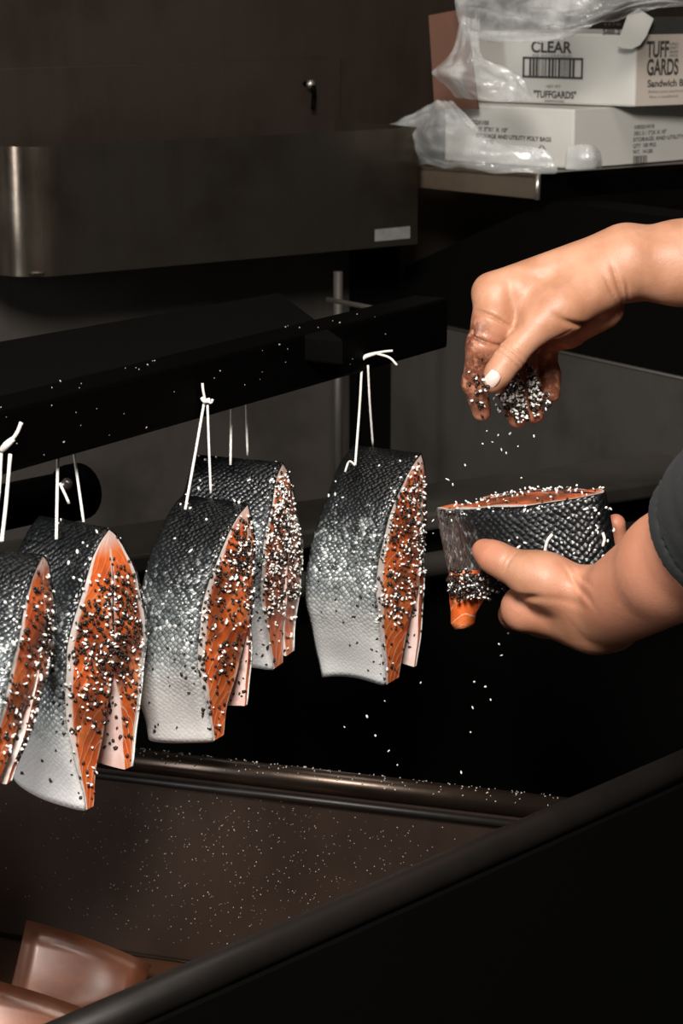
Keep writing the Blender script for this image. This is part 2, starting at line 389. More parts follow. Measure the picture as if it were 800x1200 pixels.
def carton(name, c, dl, dr, ll, lr, z0, z1, mat_l, mat_r, label):
    """carton with its near upright edge at c; left face runs along dl, right face along dr"""
    e_ = empty(name, label=label, cat='carton')
    a, b, dd = c, c+dl*ll, c+dr*lr
    prism('body', [a, dd, dd+dl*ll, b], z0, z1, mat_l, e_, bev=.0025)
    slab('end_face', [(*(a+dr*.001), z0+.001), (*(dd), z0+.001), (*dd, z1-.001), (*(a+dr*.001), z1-.001)], (*(-dl*.0004), 0), mat_r, e_)
    return e_
# lower carton
cl = PZ(671, 199, zs)[:2]
y_c = cl[1]; z_lt = float(P(671, 128, y_c)[2]); 
bl = (PZ(520, 189, zs)[:2]-cl); ll1 = np.linalg.norm(bl); bl /= ll1
blp = np.array([-bl[1], bl[0]])*-1.0
if blp[0] < 0: blp = -blp
blr = d_r*.75+blp*.25; blr /= np.linalg.norm(blr)
lo = carton('poly_bag_carton', cl, bl, blr, ll1, .22, zs+.0005, z_lt, M['card_white'], M['card_white'], 'long low white carton printed POLY BAGS, lying directly on the steel shelf')
uxl = np.array([*(-bl), 0]); oL = np.array([*(cl+bl*ll1), zs])                # left face, reads left to right
kx = ll1/151.; kz = (z_lt-zs)/71.
def LL(px, py):  # photo pixel to the carton's left face
    p = PV(px, py, cl, bl); return p
def put(parent, px, py, s, ppx, u, p0, d, bold=.0, width=None, nn=None):
    org = PV(px, py, p0, d); size = RPX(ppx, p0[1])/.72
    o = text_on(parent, s, org, u, Zv, size, bold, 1.0)
    if width:                                # squeeze the line to its printed length
        co = np.empty(len(o.data.vertices)*3); o.data.vertices.foreach_get('co', co); co = co.reshape(-1, 3)
        t = (co-org) @ u; tgt = np.linalg.norm(PV(px+width, py, p0, d)[:2]-org[:2]); k = tgt/max(t.max(), 1e-6)
        co += (t*(k-1))[:, None]*u[None]; o.data.vertices.foreach_set('co', co.ravel()); o.data.update()
    return o
put(lo, 545, 145, 'FCO2X100', 5, uxl, cl, bl, .028, 28)
put(lo, 554, 153, '6" X 3"X6 X 10"', 5, uxl, cl, bl, .028, 41)
put(lo, 558, 161, 'STORAGE AND UTILITY POLY BAGS', 5, uxl, cl, bl, .028, 88)
put(lo, 566, 168, '1000', 5, uxl, cl, bl, .028, 12)
# triangular recycling mark
tri = [PV(x, y, cl, bl) for x, y in ((635, 168), (629, 177), (641, 178))]
nL = np.cross(uxl, Zv)
for i in range(3):
    a_, b_ = tri[i], tri[(i+1) % 3]; c_ = (tri[0]+tri[1]+tri[2])/3
    a1, b1 = a_+(b_-a_)*.12, a_+(b_-a_)*.82
    mesh('recycling_arrow', [p+nL*.0005 for p in (a1, b1, b1+(c_-b1)*.35, a1+(c_-a1)*.35)], [(0, 1, 2, 3)], M['ink'], lo)
uxr = np.array([*blr, 0])
for i, (s, wd) in enumerate((('100251010', 24), ('20(1.5 / 2")X X 10"', 38), ('STORAGE AND UTILITY POLY', 74), ('QTY  100 PKG', 27), ('WT.  14 LBS', 23))):
    put(lo, 742 - (1 if i > 1 else 0), 151.5+i*7.3, s, 4.6, uxr, cl, blr, .028, wd)
b0 = PV(741, 193, cl, blr); rr = random.Random(3); x = 0; L = []
while x < RPX(24, y_c):
    wdt = rr.choice((.0008, .0012, .002)); L.append((x, 0, x+wdt, RPX(10, y_c))); x += wdt+rr.choice((.0007, .001))
rects_on(lo, 'barcode', b0, uxr, Zv, L, M['ink'])

# upper carton
zu0 = z_lt+.0008
cu = PV(743, 123, cl+bl*0+D2*0, blr)[:2]
cu = np.array(P(743, 124, y_c+.018))[:2]
zu0 = z_lt+.001
bu = (PZ(548, 117, z_lt)[:2]-cu); bu = bu/np.linalg.norm(bu)
bu = np.array([-.86, .50]); bu /= np.linalg.norm(bu)
bur = np.array([.88, .47]); bur /= np.linalg.norm(bur)
zu1 = float(P(743, 40, cu[1])[2])
up = carton('sandwich_bag_carton', cu, bu, bur, .20, .16, zu0, zu1, M['card_white'], M['card_tan'], 'white carton printed CLEAR above a barcode, stacked on another carton')
uxu = np.array([*(-bu), 0]); uxur = np.array([*bur, 0])
put(up, 622, 61, 'CLEAR', 13, uxu, cu, bu, .03, 48)
put(up, 624, 66, 'EZ INTERFOLD', 2.6, uxu, cu, bu, .0, 46)
fr0 = PV(612, 91, cu, bu); W = np.linalg.norm((PV(683, 86, cu, bu)-fr0)[:2]); Hh = RPX(24, cu[1]); t_ = .0024
L = [(0, 0, W, t_), (0, Hh-t_, W, Hh), (0, 0, t_, Hh), (W-t_, 0, W, Hh)]; x = W*.11
while x < W*.88:
    wdt = rr.choice((.0010, .0016, .0028)); L.append((x, t_, x+wdt, Hh-t_)); x += wdt+rr.choice((.0009, .0012, .002))
rects_on(up, 'barcode', fr0, uxu, Zv, L, M['ink'])
put(up, 640, 103, 'NET WT', 3.6, uxu, cu, bu, .0, 17)
put(up, 625, 114, '"TUFFGARDS"', 8, uxu, cu, bu, .03, 50)
put(up, 638, 119.5, 'SANDWICH BAG', 3, uxu, cu, bu, .01, 23)
put(up, 706, 40, '588.2', 6, uxu, cu, bu, .03, 21)
put(up, 708, 30, '6 X 7 IN', 3.5, uxu, cu, bu, .02, 19)
put(up, 757, 67, 'TUFF', 18, uxur, cu, bur, .03, 26)
put(up, 757, 88, 'GARDS', 18, uxur, cu, bur, .03, 37)
for i, s in enumerate(('HIGH', 'DENSITY', 'SADDLE', 'PACK')): put(up, 784, 53+i*4.6, s, 3, uxur, cu, bur, .01, 10)
put(up, 758, 102, 'Sandwich Bag', 8, uxur, cu, bur, .03, 50)
put(up, 759, 109, 'Bolsas para sandwich', 3, uxur, cu, bur, .0, 42)
put(up, 760, 115, 'Sacs a sandwich', 3, uxur, cu, bur, .0, 34)
rect_on(up, 'printed_band', PV(749, 40, cu, bur), uxur, Zv, RPX(12, 2.2), 0, RPX(80, 2.2), RPX(20, 2.2), M['ink'])
# tab of the lid hanging over the corner
tabp = [P(x, y, cu[1]-.012) for x, y in ((722, 54), (729, 57), (740, 58), (750, 53), (757, 43), (766, 22), (748, 10), (735, 18))]
tb = slab('lid_tab', tabp, (0, .0018, 0), M['card_white'], up, bev=.0006)

# cardboard sheet standing behind
bk = [P(x, y, 2.39) for x, y in ((509, 128), (560, 128), (545, 10), (502, 18))]
slab('cardboard_sheet', bk, (.0015, .004, 0), M['card_brown'], label='plain brown cardboard sheet standing upright behind the white cartons', cat='cardboard')

# clear plastic
def film(name, rows, label, th=.0005, amp=.004, seed=0, sub=4, **k):
    A = np.array([[P(*c) for c in r] for r in rows])        # control net
    def dens(B):
        return np.stack([np.array(spline(list(B[:, j]), sub)) for j in range(B.shape[1])], 1)
    A = dens(A); A = np.transpose(dens(np.transpose(A, (1, 0, 2))), (1, 0, 2))
    n, m = A.shape[:2]; rg = np.random.default_rng(seed)
    # crumple with a few random ridged waves
    uu, vv = np.meshgrid(np.linspace(0, 1, n), np.linspace(0, 1, m), indexing='ij'); d = np.zeros((n, m))
    for q in range(16):
        a = rg.uniform(0, math.pi*2); fq = rg.uniform(2, 11); d += (1-2*np.abs((((uu*math.cos(a)+vv*math.sin(a))*fq+rg.uniform()) % 1)*2-1))*rg.uniform(.3, 1)/3
    A[:, :, 1] -= d*amp; A[:, :, 2] += d*amp*.5
    V = A.reshape(-1, 3); F = [(i*m+j, i*m+j+1, (i+1)*m+j+1, (i+1)*m+j) for i in range(n-1) for j in range(m-1)]
    o = mesh(name, V, F, M['film'], smooth=True, label=label, **k)
    s = o.modifiers.new('sub', 'SUBSURF'); s.levels = 1; s.render_levels = 1
    s = o.modifiers.new('solid', 'SOLIDIFY'); s.thickness = th
    return o
yb = cu[1]
film('plastic_bag', [
    [(528, -40, 2.36), (590, -45, 2.30), (650, -45, 2.26), (710, -45, 2.22), (770, -40, 2.24), (830, -40, 2.30)],
    [(532, 0, 2.33), (590, 0, 2.26), (650, 0, 2.20), (705, -8, 2.18), (765, -12, 2.20), (830, -14, 2.26)],
    [(538, 25, 2.30), (592, 28, 2.24), (650, 26, 2.18), (700, 15, 2.16), (755, 0, 2.18), (830, 0, 2.24)],
    [(548, 47, 2.29), (595, 49, 2.235), (645, 48, 2.185), (690, 34, 2.165), (738, 14, 2.18), (830, 9, 2.23)]],
    'crumpled clear plastic bag lying over the top of the upper carton', amp=.012, seed=4, sub=5, cat='plastic bag')
film('plastic_bag', [
    [(540, 18, 2.30), (548, 20, 2.29), (556, 22, 2.285), (562, 24, 2.28)],
    [(530, 60, 2.29), (545, 60, 2.27), (556, 62, 2.265), (564, 66, 2.265)],
    [(506, 84, 2.30), (530, 82, 2.265), (570, 76, 2.255), (596, 80, 2.25)],
    [(518, 96, 2.30), (545, 98, 2.25), (585, 96, 2.235), (616, 98, 2.24)],
    [(535, 115, 2.30), (560, 118, 2.25), (592, 119, 2.235), (624, 117, 2.24)]],
    'end of a clear plastic bag hanging down beside the printed barcode', amp=.005, seed=9, sub=5, cat='plastic bag')
film('plastic_sheet', [
    [(455, 146, 2.42), (490, 128, 2.38), (515, 117, 2.345), (528, 120, 2.335), (540, 128, 2.33)],
    [(462, 160, 2.41), (492, 150, 2.35), (525, 146, 2.31), (560, 152, 2.295), (585, 170, 2.285)],
    [(475, 178, 2.40), (498, 176, 2.34), (535, 178, 2.295), (580, 180, 2.275), (640, 176, 2.26)],
    [(486, 194, 2.39), (505, 194, 2.35), (540, 198, 2.30), (590, 202, 2.27), (655, 202, 2.255)]],
    'loose crumpled clear plastic sheet lying on the shelf before the low carton', amp=.009, seed=21, sub=5, cat='plastic sheet')
film('plastic_scrap', [
    [(664, 172, 2.245), (680, 169, 2.235), (695, 171, 2.235), (703, 178, 2.25)],
    [(663, 186, 2.245), (680, 184, 2.228), (696, 185, 2.228), (705, 190, 2.25)],
    [(662, 199, 2.245), (680, 199, 2.235), (696, 198, 2.235), (704, 197, 2.25)]],
    'small shiny bent scrap of clear plastic at the carton corner', amp=.001, seed=2, cat='plastic scrap')

# ------------------------------------------------------------------ black plate, hanging bar, rod and post behind
B0 = P(21, 553, 1.30); zb = float(B0[2])
B1 = PZ(378, 450, zb)
bd = (B1-B0)[:2]/np.linalg.norm((B1-B0)[:2]); bn = np.array([-bd[1], bd[0]])    # bn points away from the camera
bh, bw = .040, .032
ba, bb = B0[:2]-bd*.16, B0[:2]+bd*.52
bar = prism('hanging_beam', [ba, bb, bb+bn*bw, ba+bn*bw], zb, zb+bh, M['black'], bev=.003,
            label='thick greasy black beam from which the salmon pieces hang', cat='beam')
zp = zb+bh
k1, k2 = PZ(328, 341, zp)[:2], PZ(402, 396, zp)[:2]; k0 = PZ(0, 398, zp)[:2]; dk = (k0-k1)/np.linalg.norm(k0-k1)
plate = prism('black_plate', [ba+bn*(bw+.001), B0[:2]+bd*(np.dot(k2-B0[:2], bd))+bn*(bw+.001), k2, k1, k0+dk*.35], zp-.02, zp-.001, M['void'], bev=.002,
      label='flat sooty black plate lying behind the hanging beam', cat='plate')
sa_ = k0+dk*.10; sw_ = wl(float(np.dot(sa_-W0, D1)))
prism('trim_5', [sa_-D1*.02, sa_+D1*.02, sw_+D1*.02, sw_-D1*.02], zp-.045, zp-.0205, M['void'], kind='structure')
r0, r1 = P(384, 351, 1.95), P(500, 376, 1.80)
tube('thin_rod', [r0, (r0+r1)/2+np.array([0, 0, .001]), r1], .0022, M['rod'], label='thin straight steel rod slanting behind the black beam', cat='rod')
ps = P(396, 318, 2.30)
tube('wall_post', [(ps[0], ps[1], .95), (ps[0], ps[1], float(ps[2]))], .005, M['panel'], label='slim upright steel post below the end of the trough', cat='post')
# black pipe behind the left pieces
pp0, pp1 = P(-70, 610, 1.60), P(82, 578, 1.72)
pd = (pp1-pp0)/np.linalg.norm(pp1-pp0)
pipe = empty('black_pipe', label='thick black greasy pipe with end collar behind the hanging salmon', cat='pipe')
tube('pipe_body', [pp0, (pp0+pp1)/2, pp1], .018, M['black'], pipe, seg=24)
tube('end_collar', [pp1-pd*.004, pp1, pp1+pd*.012, pp1+pd*.014], [.020, .023, .023, .018], M['black'], pipe, seg=24)
vk = pp1+np.array([0, -.018, .012])
tube('bolt', [vk, vk+np.array([0, -.008, 0]), vk+np.array([0, -.010, 0])], [.005, .005, .003], M['rod'], pipe)

# ------------------------------------------------------------------ sink
ZR = 1.0; ZF = .852
R0, R1, S1 = PZ(-60, 868, ZR)[:2], PZ(672, 953, ZR)[:2], PZ(60, 1222, ZR)[:2]
S1 = R1+(S1-R1)*1.25; S0 = R0+(S1-R1)
sink = empty('steel_sink', label='dark stained steel sink basin with rolled rim, speckled with salt', cat='sink')
cen = (R0+R1+S0+S1)/4
def wallseg(name, a, b, mat, z0=ZF, z1=ZR, th=.004):
    d = (b-a)/np.linalg.norm(b-a); nn = np.array([-d[1], d[0]])
    if np.dot(nn, cen-a) > 0: nn = -nn
    return slab(name, [(*a, z0), (*b, z0), (*b, z1), (*a, z1)], (*(nn*th), 0), mat, sink)
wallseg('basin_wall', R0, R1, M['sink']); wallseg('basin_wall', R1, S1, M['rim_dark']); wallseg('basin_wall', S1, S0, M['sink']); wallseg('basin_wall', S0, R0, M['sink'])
prism('basin_floor', [R0, R1, S1, S0], ZF-.006, ZF, M['sink_floor'], sink)
tube('floor_seam', [(*(R0+(cen-R0)*.004), ZF+.001), (*(R1+(cen-R1)*.004), ZF+.001)], .0016, M['rim'], sink, seg=6)
nR = (R1-R0)/np.linalg.norm(R1-R0); nR = np.array([-nR[1], nR[0]])
tube('rim', [(*(R0+nR*.004), ZR), (*((R0+R1)/2+nR*.004), ZR), (*(R1+nR*.004), ZR)], .0085, M['rim'], sink, seg=18)
tube('rim_lip', [(*(R0-nR*.002), ZR-.012), (*(R1-nR*.002), ZR-.012)], .003, M['rim_dark'], sink, seg=10)
nS = (S1-R1)/np.linalg.norm(S1-R1)
R1e = R1-nS*.35
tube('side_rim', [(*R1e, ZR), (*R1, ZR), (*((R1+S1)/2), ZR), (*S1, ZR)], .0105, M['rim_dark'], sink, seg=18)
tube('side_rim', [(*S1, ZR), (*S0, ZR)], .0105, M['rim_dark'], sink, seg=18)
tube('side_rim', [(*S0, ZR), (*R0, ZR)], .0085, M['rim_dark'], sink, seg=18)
# apron on the near right, painted black for its shadow, and cabinet under the basin
ap = np.array([nS[1], -nS[0]])
if ap[0] < 0: ap = -ap
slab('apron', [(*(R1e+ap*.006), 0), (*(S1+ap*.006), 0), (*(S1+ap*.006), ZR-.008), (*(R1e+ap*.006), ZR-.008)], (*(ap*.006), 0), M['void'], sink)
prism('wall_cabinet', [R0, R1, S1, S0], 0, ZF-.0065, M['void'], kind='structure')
# well behind the sink, its shade painted as black
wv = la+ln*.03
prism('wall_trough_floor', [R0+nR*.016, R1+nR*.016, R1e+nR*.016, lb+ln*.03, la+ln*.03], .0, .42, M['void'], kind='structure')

# curled wet sheets lying on the basin floor
def curl(name, top, span, rise, label, seed):
    """sheet: far edge follows photo points, curls up there; runs toward the camera"""
    V, F = [], []; n = len(top); m = 14
    q0 = PZ(*top[0], ZF+.001+rise)
    for (x, y) in top:
        p = P(x, y, q0[1]); p = P(x, y, q0[1]+.06*(p[0]-q0[0])); r_ = max(.0008, p[2]-ZF-.001)
        for j in range(m):
            s = j/(m-1); V.append((p[0]+span[0]*s, p[1]+span[1]*s, ZF+.001+r_*(1-min(1, s/.36))**1.25))
    for i in range(n-1):
        for j in range(m-1): F.append((i*m+j, i*m+j+1, (i+1)*m+j+1, (i+1)*m+j))
    o = mesh(name, V, F, M['sheet'], smooth=True, label=label, cat='sheet', group='curled wet sheets on the basin floor')
    s = o.modifiers.new('solid', 'SOLIDIFY'); s.thickness = .0012
    return o
curl('drip_sheet', [(31+i*21, 1078+i*5.0+.35*i*i) for i in range(8)], (-.035, -.135), .052, 'wet copper-brown curled sheet against the basin wall', 1)
curl('drip_sheet', [(-60+i*28, 1136+i*5.5+.45*i*i) for i in range(8)], (.0, -.14), .058, 'wet copper-brown curled sheet with dark crumbs on it', 2)

# ------------------------------------------------------------------ little grains as geometry
ICO = None
def ico():
    global ICO
    if ICO is None:
        t = (1+5**.5)/2; v = np.array([(-1, t, 0), (1, t, 0), (-1, -t, 0), (1, -t, 0), (0, -1, t), (0, 1, t), (0, -1, -t), (0, 1, -t), (t, 0, -1), (t, 0, 1), (-t, 0, -1), (-t, 0, 1)])/math.sqrt(1+t*t)
        f = np.array([(0, 11, 5), (0, 5, 1), (0, 1, 7), (0, 7, 10), (0, 10, 11), (1, 5, 9), (5, 11, 4), (11, 10, 2), (10, 7, 6), (7, 1, 8), (3, 9, 4), (3, 4, 2), (3, 2, 6), (3, 6, 8), (3, 8, 9), (4, 9, 5), (2, 4, 11), (6, 2, 10), (8, 6, 7), (9, 8, 1)])
        ICO = (v, f)
    return ICO
def grains(name, pts, size, mat, parent=None, seed=0, long=1.5, rough=.0, smooth=True, **k):
    """many small crystals/seeds joined into one mesh"""
    rg = np.random.default_rng(seed); v, f = ico(); n = len(pts)
    if n == 0: return None
    V = np.empty((n, 12, 3)); pts = np.array(pts)
    for i in range(n):
        q = rg.normal(size=(3, 3)); q, _ = np.linalg.qr(q)
        s = rg.uniform(*size); sc = np.array([s*rg.uniform(1, long), s*rg.uniform(.7, 1), s*rg.uniform(.55, .85)])
        vv = v*(1+rough*rg.normal(size=(12, 1)))*sc
        V[i] = vv@q+pts[i]
    F = (f[None]+12*np.arange(n)[:, None, None]).reshape(-1, 3)
    return mesh(name, V.reshape(-1, 3), F, mat, parent, smooth=smooth, kind='stuff', **k)

# ------------------------------------------------------------------ salmon pieces
WV = np.array([0, .03, .08, .15, .25, .38, .52, .66, .80, .92, 1.0]); WW = np.array([0, .19, .37, .54, .74, .93, 1.0, .95, .80, .64, .56])
IV = np.array([0, .50, .58, .70, .85, 1.0]); IW = np.array([0, .0, .05, .19, .30, .33])
def arrattr(me, nm, data):
    a = me.attributes.new(nm, 'FLOAT_VECTOR', 'POINT'); a.data.foreach_set('vector', np.asarray(data, np.float32).ravel())
def salmon(top, a_deg, L, Tn, Tf, H, Hf, label, sway=0., roll=0., strings=None, seed=0, salt=300, pep=260, cover=(.08, .75), skin_m='fskin', back_up=0.0, heavy=0, gape=1.0, frame=None, facebend=.0, cutup=0.0):
    rg = np.random.default_rng(seed)
    a = math.radians(a_deg)
    A = np.array([math.cos(a), -math.sin(a), back_up]); A /= np.linalg.norm(A)
    N = np.array([-math.sin(a), -math.cos(a), 0.])
    Dn = np.array([0, 0, -1.0])
    if frame is not None: A, N, Dn = frame
    if roll:
        c, s = math.cos(roll), math.sin(roll); N, Dn = N*c-Dn*s, Dn*c+N*s
    root = empty('salmon_piece', label=label, cat='salmon', group='raw salmon pieces')
    ph = rg.uniform(0, 6, 8)
    def wob(v, s): return .0008*math.sin(9*v+ph[0]+5*s)+.0005*math.sin(17*v+ph[1])
    def pos(side, v, f, s, out=0.0):
        """side +1 near flank, f 0 inner .. 1 skin, s 0 front cut .. 1 back cut"""
        T, HH = (Tn, H) if side > 0 else (Tf, Hf)
        wo = np.interp(v, WV, WW)*T; wi = np.interp(v, IV, IW)*T*gape
        endr = 1-.05*(max(0, 1-s/.12)**2+max(0, (s-.88)/.12)**2)
        n = side*(wi+(wo*endr-wi)*f)
        n += sway*v*v + wob(v, s)*f*min(1, v*8)
        h = v*HH + .004*math.sin(2.2*s+ph[2])*v - cutup*s*s*v**3
        nb = side*out*min(1, .25+v*3); hb_ = -out*max(0, 1-v*4)
        edge = .0009*(math.sin(8*v+ph[3]+side)+.5*math.sin(23*v+ph[4]))*min(1, v*6)
        bulge = .004*math.sin(math.pi*min(1, v*1.1))*(1-f*f)
        ss = -s*L + (edge+bulge*.6)*(1-2*s) - facebend*(1-s)*(1-s)*(0 if side > 0 else 1)*f*T
        rise = -.006*(s*s)*0
        return top + A*ss + N*(n+nb) + Dn*(h+hb_+rise)
    rows = np.concatenate([np.linspace(0, .1, 6)[:-1], np.linspace(.1, 1, 34)]); cols = np.linspace(0, 1, 9); axs = np.linspace(0, 1, 17)
    V, F, K = [], [], []
    def patch(fn, n, m, flip=False):
        b = len(V)
        for i in range(n):
            for j in range(m):
                p, k_ = fn(i, j); V.append(p); K.append(k_)
        for i in range(n-1):
            for j in range(m-1):
                q = (b+i*m+j, b+i*m+j+1, b+(i+1)*m+j+1, b+(i+1)*m+j); F.append(q[::-1] if flip else q)
    for side in (1, -1):
        patch(lambda i, j: (pos(side, rows[i], cols[j], 0), (cols[j], rows[i], 0)), len(rows), len(cols), side < 0)
        patch(lambda i, j: (pos(side, rows[i], cols[j], 1), (cols[j], rows[i], 0)), len(rows), len(cols), side > 0)
        iv = rows[rows >= .49]
        patch(lambda i, j: (pos(side, iv[i], 0, axs[j]), (0.5, iv[i], 1)), len(iv), len(axs), side > 0)
        patch(lambda i, j: (pos(side, 1.0, cols[i], axs[j]), (cols[i]*.8, .95, .25)), len(cols), len(axs), side > 0)
        patch(lambda i, j: (pos(side, rows[i], 1, axs[j], -.0006), (1, rows[i], 0)), len(rows), len(axs), side < 0)
    fl = mesh('flesh', V, F, M['flesh'], root, smooth=True); arrattr(fl.data, 'fc', K)
    import bmesh
    # skin: one sheet over the back
    seq = [(1, v) for v in rows[::-1]]+[(-1, v) for v in rows[1:]]
    sa = np.linspace(-.004, 1.004, 25); V2, F2, K2, UV = [], [], [], []; arc = 0; prev = None
    for i, (sd, v) in enumerate(seq):
        c0 = pos(sd, v, 1, .5, .0006)
        if prev is not None: arc += np.linalg.norm(c0-prev)
        prev = c0
        for s in sa:
            V2.append(pos(sd, v, 1, s, .0006)); K2.append((1, v, 2)); UV.append((s*L, arc))
    m = len(sa)
    for i in range(len(seq)-1):
        for j in range(m-1): F2.append((i*m+j, (i+1)*m+j, (i+1)*m+j+1, i*m+j+1))
    sk = mesh('skin', V2, F2, M[skin_m], root, smooth=True); arrattr(sk.data, 'fc', K2)
    uvl = sk.data.uv_layers.new(name='UVMap'); li = np.empty(len(sk.data.loops), np.int32); sk.data.loops.foreach_get('vertex_index', li)
    uvl.data.foreach_set('uv', np.array(UV)[li].astype(np.float32).ravel())
    sm = sk.modifiers.new('solid', 'SOLIDIFY'); sm.thickness = .0009; sm.offset = 1
    # seasoning on the cut face, the skin and the flaps
    ptS, ptP = [], []
    ctr = [(rg.uniform(*cover), rg.uniform(-.8, .8), rg.uniform(.10, .22)) for _ in range(5+heavy)]
    def facept():
        while True:
            v = rg.uniform(.03, .97); x = rg.uniform(-1, 1); sd = 1 if x > 0 else -1; f = abs(x)
            wgt = .10 + (1.0 if cover[0] < v < cover[1] else .0)*(.35 if not heavy else .9)
            for cv, cx_, r in ctr: wgt += .9*math.exp(-((v-cv)**2+((x-cx_)*.25)**2)/r**2*2.2)
            T = Tn if sd > 0 else Tf
            wgt *= np.interp(v, WV, WW)*T/max(Tn, Tf)
            if rg.uniform() < wgt*.6: return sd, v, f
    for i in range(salt):
        sd, v, f = facept(); ptS.append(pos(sd, v, f, 0)+A*rg.uniform(.0003, .0014))
    for i in range(pep):
        sd, v, f = facept(); ptP.append(pos(sd, v, f, 0)+A*rg.uniform(.0002, .0010))
    for i in range(26):
        v = rg.uniform(0, .45)**1.2; ptS.append(pos(rg.choice((1, 1, -1)), v, 1, rg.uniform(0, 1), .0018))
        v = rg.uniform(.3, .95); ptP.append(pos(1, v, 1, rg.uniform(0, 1)**2.2, .0018))
        ptP.append(pos(rg.choice((1, -1)), rg.uniform(.3, .98), 1, rg.uniform(0, .06), .0016))
        ptP.append(pos(-1, rg.uniform(.65, .98), 0, rg.uniform(0, .3))+N*.0006)
        if rg.uniform() < .7: ptS.append(pos(rg.choice((1, -1)), rg.uniform(.02, .7), 1, rg.uniform(-.02, .05), .0016))
    grains('salt_crust', ptS, (.0007, .00135), M['salt'], root, seed, 2.0)
    grains('pepper_crust', ptP, (.0007, .00155), M['pepper'], root, seed+50, 1.3, .16)
    return root, pos, A, N
def hang(root, pts_list, knot=None, tail=None, r=.00095):
    """string from the fish over the beam"""
    st = tube('hanging_string', spline(pts_list[0], 6), r, M['string'], root, seg=8)
    for p in pts_list[1:]: tube('string_strand', spline(p, 6), r*.92, M['string'], st, seg=8)
    if knot is not None: tube('knot', spline(knot, 5), [r*1.25+r*.5*math.sin(3.1*i/(len(knot)*5-5)) for i in range(len(spline(knot, 5)))], M['string'], st, seg=8)
    for t in (tail or []): tube('string_tail', spline(t, 5), r*.95, M['string'], st, seg=8)
    return st
def bary(px): # depth of the beam's near face at a photo column (beam height mid)
    p0 = np.array([*B0[:2], 0]); r = ray(px, 500); n = np.array([-bd[1], bd[0]])
    return float(r[1]*np.dot(n, p0[:2])/np.dot(n, r[:2]))

# 5: alone, right
y5 = bary(432)
f5, pos5, A5, N5 = salmon(P(493, 533, y5-.015), 29, .057, .072, .012, .166, .164, 'pepper-crusted salmon piece hanging alone at the far end of the beam', sway=.012, seed=5, cutup=-.006, salt=250, pep=430, cover=(.1, .68), heavy=1, gape=.8)
yk = y5-.004
e1, e2 = P(416, 545, y5-.052), P(437, 524, y5+.02)
hang(f5, [[P(424, 426, yk), P(421, 480, yk-.01), e1], [P(431, 428, yk+.001), P(433, 470, yk+.006), e2], [e1, P(409, 541, y5-.045), P(404, 553, y5-.046)]],
     knot=[P(422, 424, yk-.001), P(428, 418, yk-.002), P(440, 414, yk-.002)],
     tail=[[P(438, 414, yk-.002), P(450, 412, yk-.003), P(460, 411, yk-.003)], [P(440, 414, yk-.002), P(456, 419, yk-.004), P(465, 428, yk-.005)]])
# 4: behind 3
y4 = bary(282)+.045
f4, pos4, A4, N4 = salmon(P(331, 544, y4-.02), 22, .066, .040, .033, .148, .146, 'salmon piece half hidden, its whole cut face covered in white salt', seed=14, salt=420, pep=420, cover=(.05, .72), heavy=3, gape=.35)
hang(f4, [[P(271, 470, bary(271)+.036), P(270, 545, y4-.03)], [P(288, 470, bary(288)+.037), P(290, 534, y4+.005)]])
# 3
y3 = bary(232)
f3, pos3, A3, N3 = salmon(P(290, 592, y3-.03), 28, .050, .066, .010, .153, .140, 'salmon piece with silvery flank hanging before the salt-covered one', sway=.012, seed=33, salt=150, pep=430, cover=(.15, .7), gape=1.0)
yk = bary(238)-.003
e1, e2 = P(217, 597, y3-.055), P(247, 578, y3-.01)
hang(f3, [[P(239, 472, yk), P(229, 530, yk-.02), e1], [P(243, 474, yk), P(245, 530, yk-.008), e2]],
     knot=[P(236, 466, yk-.002), P(240, 470, yk-.003), P(246, 468, yk-.002)],
     tail=[[P(240, 468, yk-.002), P(238, 458, yk-.003), P(237, 449, yk-.002)], [P(240, 468, yk-.002), P(247, 472, yk-.004), P(249, 468, yk-.005)]])
# 2
y2 = bary(80)+.02
f2, pos2, A2, N2 = salmon(P(128, 621, y2-.035), 33, .056, .047, .037, .178, .163, 'largest salmon piece with broad bright orange cut face and white belly', sway=.006, seed=2, salt=170, pep=520, cutup=.016, cover=(.2, .72), gape=1.1)
hang(f2, [[P(68, 520, bary(68)+.036), P(67, 575, y2-.03), P(66, 632, y2-.055)], [P(85, 520, bary(85)+.037), P(98, 612, y2-.005)], [P(70, 566, y2-.03), P(81, 590, y2-.03)]], r=.0010)
# 1: cut by the frame's edge in the photograph
y1 = bary(4)-.03
f1, pos1, A1, N1 = salmon(P(50, 652, y1-.02), 13, .075, .050, .030, .125, .120, 'salmon piece hanging at the near end of the beam, nearly edge on', seed=71, salt=90, pep=240, cover=(.1, .9), roll=.0, sway=.075)
yk = bary(6)-.003
hang(f1, [[P(1, 528, yk), P(-2, 580, yk-.01), P(-12, 640, y1-.04)], [P(12, 532, yk), P(7, 590, yk-.006), P(2, 634, y1-.01)]],
     knot=[P(1, 528, yk-.001), P(8, 521, yk-.003), P(16, 514, yk-.003)],
     tail=[[P(15, 514, yk-.003), P(20, 507, yk-.004), P(25, 495, yk-.004)]], r=.0013)

